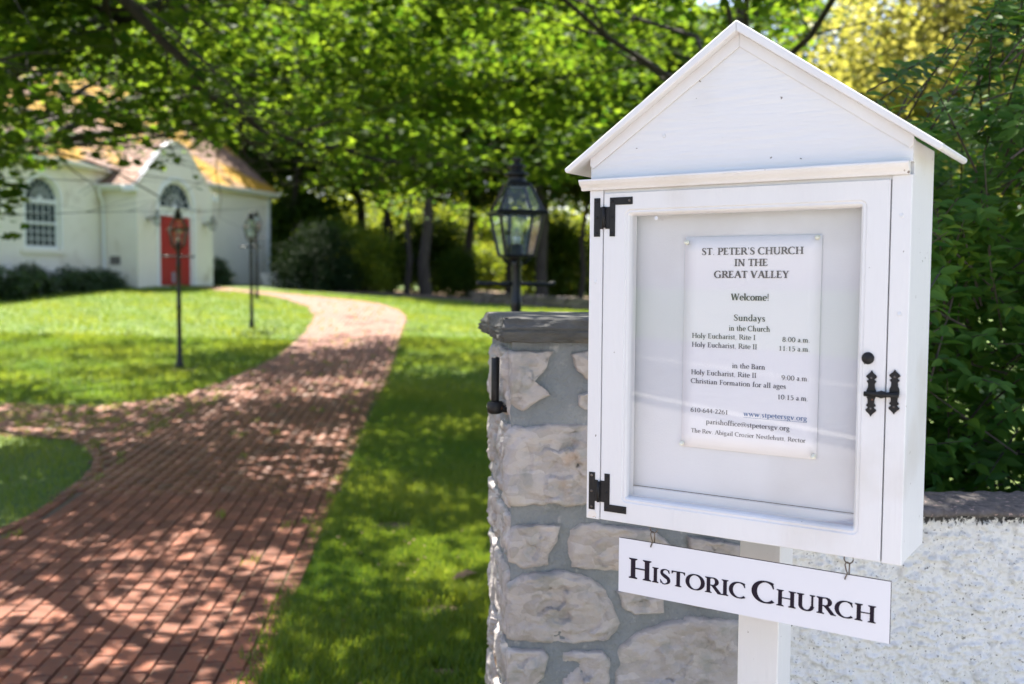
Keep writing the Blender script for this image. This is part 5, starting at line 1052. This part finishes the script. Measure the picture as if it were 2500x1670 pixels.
# foundation shrubs along the church wall
def low_shrub(nm,lab,x,y,rx,rz_,K,per,mt,leaf,seed,grp=None):
    r=np.random.default_rng(seed); t=thing(nm,lab,'shrub',(x,y,float(g(x,y))),0,grp); u=r.normal(size=(K,3)); u/=np.linalg.norm(u,axis=1,keepdims=True); u[:,2]=np.abs(u[:,2])
    C=u*(.4+.6*r.random(K))[:,None]*np.array([rx,rx,rz_]); P=clumps(r,C,per,.09,.8); P=P[P[:,2]>0]; n=len(P)
    link('foliage',scatter('foliage',LANCE,LANCE_F,P,r.normal(size=(n,3))*.6+np.array([0,0,1.]),r.normal(size=(n,3)),leaf*(.7+.6*r.random(n)),r.random(n)),mt,t)
    b=MB(); rnd=random.Random(seed)
    for k in range(5): a=rnd.uniform(0,6.3); b.tube([(0,0,-.1),(rx*.5*math.cos(a),rx*.5*math.sin(a),rz_*.7)],[.02,.008],5)
    b.obj('stems',M['bark'],t)
cw=lambda lx,ly:(CH[0]+lx*math.cos(CA)-ly*math.sin(CA),CH[1]+lx*math.sin(CA)+ly*math.cos(CA))
for i,(lx,ly,rx,rz_,lab) in enumerate(((-5.3,.55,.75,.85,'dark green foundation shrub at the left edge under the arched window'),(-4.3,.6,.7,.80,'rounded dark shrub directly below the arched church window'),(-3.4,.6,.6,.62,'low shrub right of the window by the church wall'),(-2.55,.5,.5,.50,'low leafy clump next to the downspout'),(-6.4,.4,.8,.9,'leftmost foundation shrub against the church'))):
    x,y=cw(lx,ly); low_shrub('foundation_shrub',lab,x,y,rx,rz_,60,80,M['shrub'],.085,200+i,'shrubs along the foot of the church wall')
x,y=cw(2.5,.25); low_shrub('porch_shrub','small dark shrub right of the porch below the wall lantern',x,y,.5,.85,50,80,M['shrub'],.08,231)
# laurel hedge at the right, close behind the wall
r=np.random.default_rng(91); lbp=(2.25,4.0,float(g(2.25,4.0))); t=thing('laurel_shrub','tall glossy dark green shrub filling the right edge behind the white wall','shrub',lbp)
br=MB(); rnd=random.Random(4); C=[];D_=[]
for k in range(640):
    x=rnd.uniform(.95,2.15) if k<500 else rnd.uniform(2.1,3.9); y=3.10+abs(rnd.gauss(0,.5))+.10*math.sin(x*9); 
    top=min(3.3,max(1.6,2.15+(x-1.5)*1.2))
    if x<1.15 and y<3.4: top=min(top,1.75)
    z=rnd.uniform(.15,1)**.8*top; C.append((x,y,z))
for k in range(60):   # loose sprigs at the upper left
    s_=rnd.random(); x=1.05+1.0*s_; z=2.05+.95*s_+rnd.gauss(0,.10); C.append((x,3.35+rnd.gauss(0,.15),z))
B=np.array(lbp)
# bare trunks below
for k in range(9):
    a=rnd.uniform(.9,3.4); br.tube([(a-B[0],4.3-B[1],-.1),(a-B[0]+rnd.gauss(0,.1),4.2-B[1],.8),(a-B[0]+rnd.gauss(0,.2),4.0-B[1],1.8),(a-B[0]+rnd.gauss(0,.25),3.9-B[1],2.5)],[.025,.018,.012,.004],6)
Ps,Ns,Ds,Ss=[],[],[],[]
for c in C:
    c=np.array(c); ax=np.array([rnd.gauss(-.25,.5),rnd.gauss(-.75,.35),rnd.gauss(.35,.35)]); ax/=np.linalg.norm(ax); L=rnd.uniform(.22,.42); root=c-ax*.12
    br.tube([tuple(root-B-ax*.15),tuple(root-B+ax*L*.5),tuple(root-B+ax*L)],[.004,.003,.0012],4,cap=False)
    m_=rnd.randint(16,23); s1=np.cross(ax,[0,0,1]); s1/=np.linalg.norm(s1); s2=np.cross(ax,s1)
    for j in range(m_):
        f=j/m_; an=j*2.4+rnd.gauss(0,.3); out=s1*math.cos(an)+s2*math.sin(an); Ps.append(root+ax*L*f+np.array([rnd.gauss(0,.004) for _ in range(3)])); Ds.append(out*.9+ax*(.35+.9*f)+np.array([0,0,-.12])); Ns.append(ax*.9+np.array([0,0,.9])-out*.3); Ss.append(rnd.uniform(.056,.092)*(1-.25*f))
P=np.array(Ps); nn=np.array(Ns)+r.normal(size=(len(Ps),3))*.15; d=np.array(Ds); s=np.array(Ss); ti=np.clip(r.normal(.4,.28,len(P)),0,1)
print('laurel',len(P)); br.obj('stems',M['bark'],t)
finish(t,P,nn,d,s,ti,lbp,LANCE,LANCE_F,M['laurel'],'foliage',300,lambda P:(P[:,0]/P[:,1]>.40)&(P[:,0]/P[:,1]<.53)&(P[:,2]>1.15)&((P[:,2]-1.75)/P[:,1]<.27)&(P[:,1]<3.4))
# deeper dark foliage of the same hedge
n=30000; C=np.stack([r.uniform(.8,5.0,n),r.uniform(3.5,5.2,n),r.uniform(.1,1,n)],1); tz=np.clip(2.15+(C[:,0]-1.8)*1.3,1.5,3.7); C[:,2]*=tz; t2=thing('hedge_shrub','dark inner shrub behind the glossy leaves at the right edge','shrub',lbp)
link('foliage',scatter('foliage',LANCE,LANCE_F,C-B,r.normal(size=(n,3))*.6+np.array([0,-.3,1.]),r.normal(size=(n,3)),.085*(.7+.6*r.random(n)),r.random(n)*.7),M['laurel'],t2)
# yellow green trees right of the cabinet gable
YC=[crownmesh(50,200,90,2.6,.34,6.0,.12,M['yellow_leaf'])]
woods(0,6.6,15.5,'feathery yellow green tree glowing right of the gabled cabinet roof',.95,1.6,'locust_tree',YC,[trunkmesh(9,6,.12)],None)
woods(0,10.2,19,'second yellow green tree, farther right above the glossy shrub',1.15,1.4,'locust_tree',YC,[trunkmesh(9,6,.12)],None)
# low dry stone wall at the lawn's far edge
dw=thing('dry_stone_wall','low dark dry stone wall along the far edge of the lawn','wall',(0,0,0)); r=random.Random(12); sm=[]
for q in range(5):
    b=MB(); b.box(-.5,.5,-.5,.5,-.5,.5); b.v=[(x*(1+r.uniform(-.15,.1)),y*(1+r.uniform(-.15,.1)),z*(1+r.uniform(-.2,.1))) for x,y,z in b.v]; me=b.mesh('stone'); me.materials.append(M['wallstone']); sm.append(me)
A0,A1=np.array((-1.3,30.4)),np.array((6.5,29.0)); ab=A1-A0; Lw=np.linalg.norm(ab); an=math.atan2(ab[1],ab[0])
for row in range(3):
    u=r.uniform(0,.2)
    while u<Lw:
        w_=r.uniform(.25,.5); p=A0+ab*(u+w_/2)/Lw; o=link('stone',sm[r.randint(0,4)],None,dw); o.location=(p[0],p[1],float(g(p[0],p[1]))+.04+row*.115+.05); o.scale=(w_*.97,.34,.118); o.rotation_euler=(r.uniform(-.05,.05),r.uniform(-.04,.04),an+r.uniform(-.06,.06)); u+=w_
# pale steps and a white post by the holly
st=thing('stone_steps','pale stone steps beside the right corner of the church','steps',(-8.35,36.2,float(g(-8.35,36.2))),R_(20))
for k in range(3): bxo('step',(-.7,.7,k*.3,k*.3+.3,-.2,.17*(k+1)),M['churchwall'],st,.01)
# fallen leaf on the grass and a worn patch
b=MB(); b.v=[(0,0,0),(.05,.03,.02),(.12,.035,.03),(.17,0,.012),(.11,-.03,.02),(.05,-.035,.012)]; b.f=[(0,1,2,3),(0,3,4,5)]
x,y=-.33,5.55; tag(b.obj('fallen_leaf',M['deadleaf'],None,loc=(x,y,float(g(x,y))+.035),rz=.6),'curled brown dead leaf lying on the grass left of the pillar','leaf')
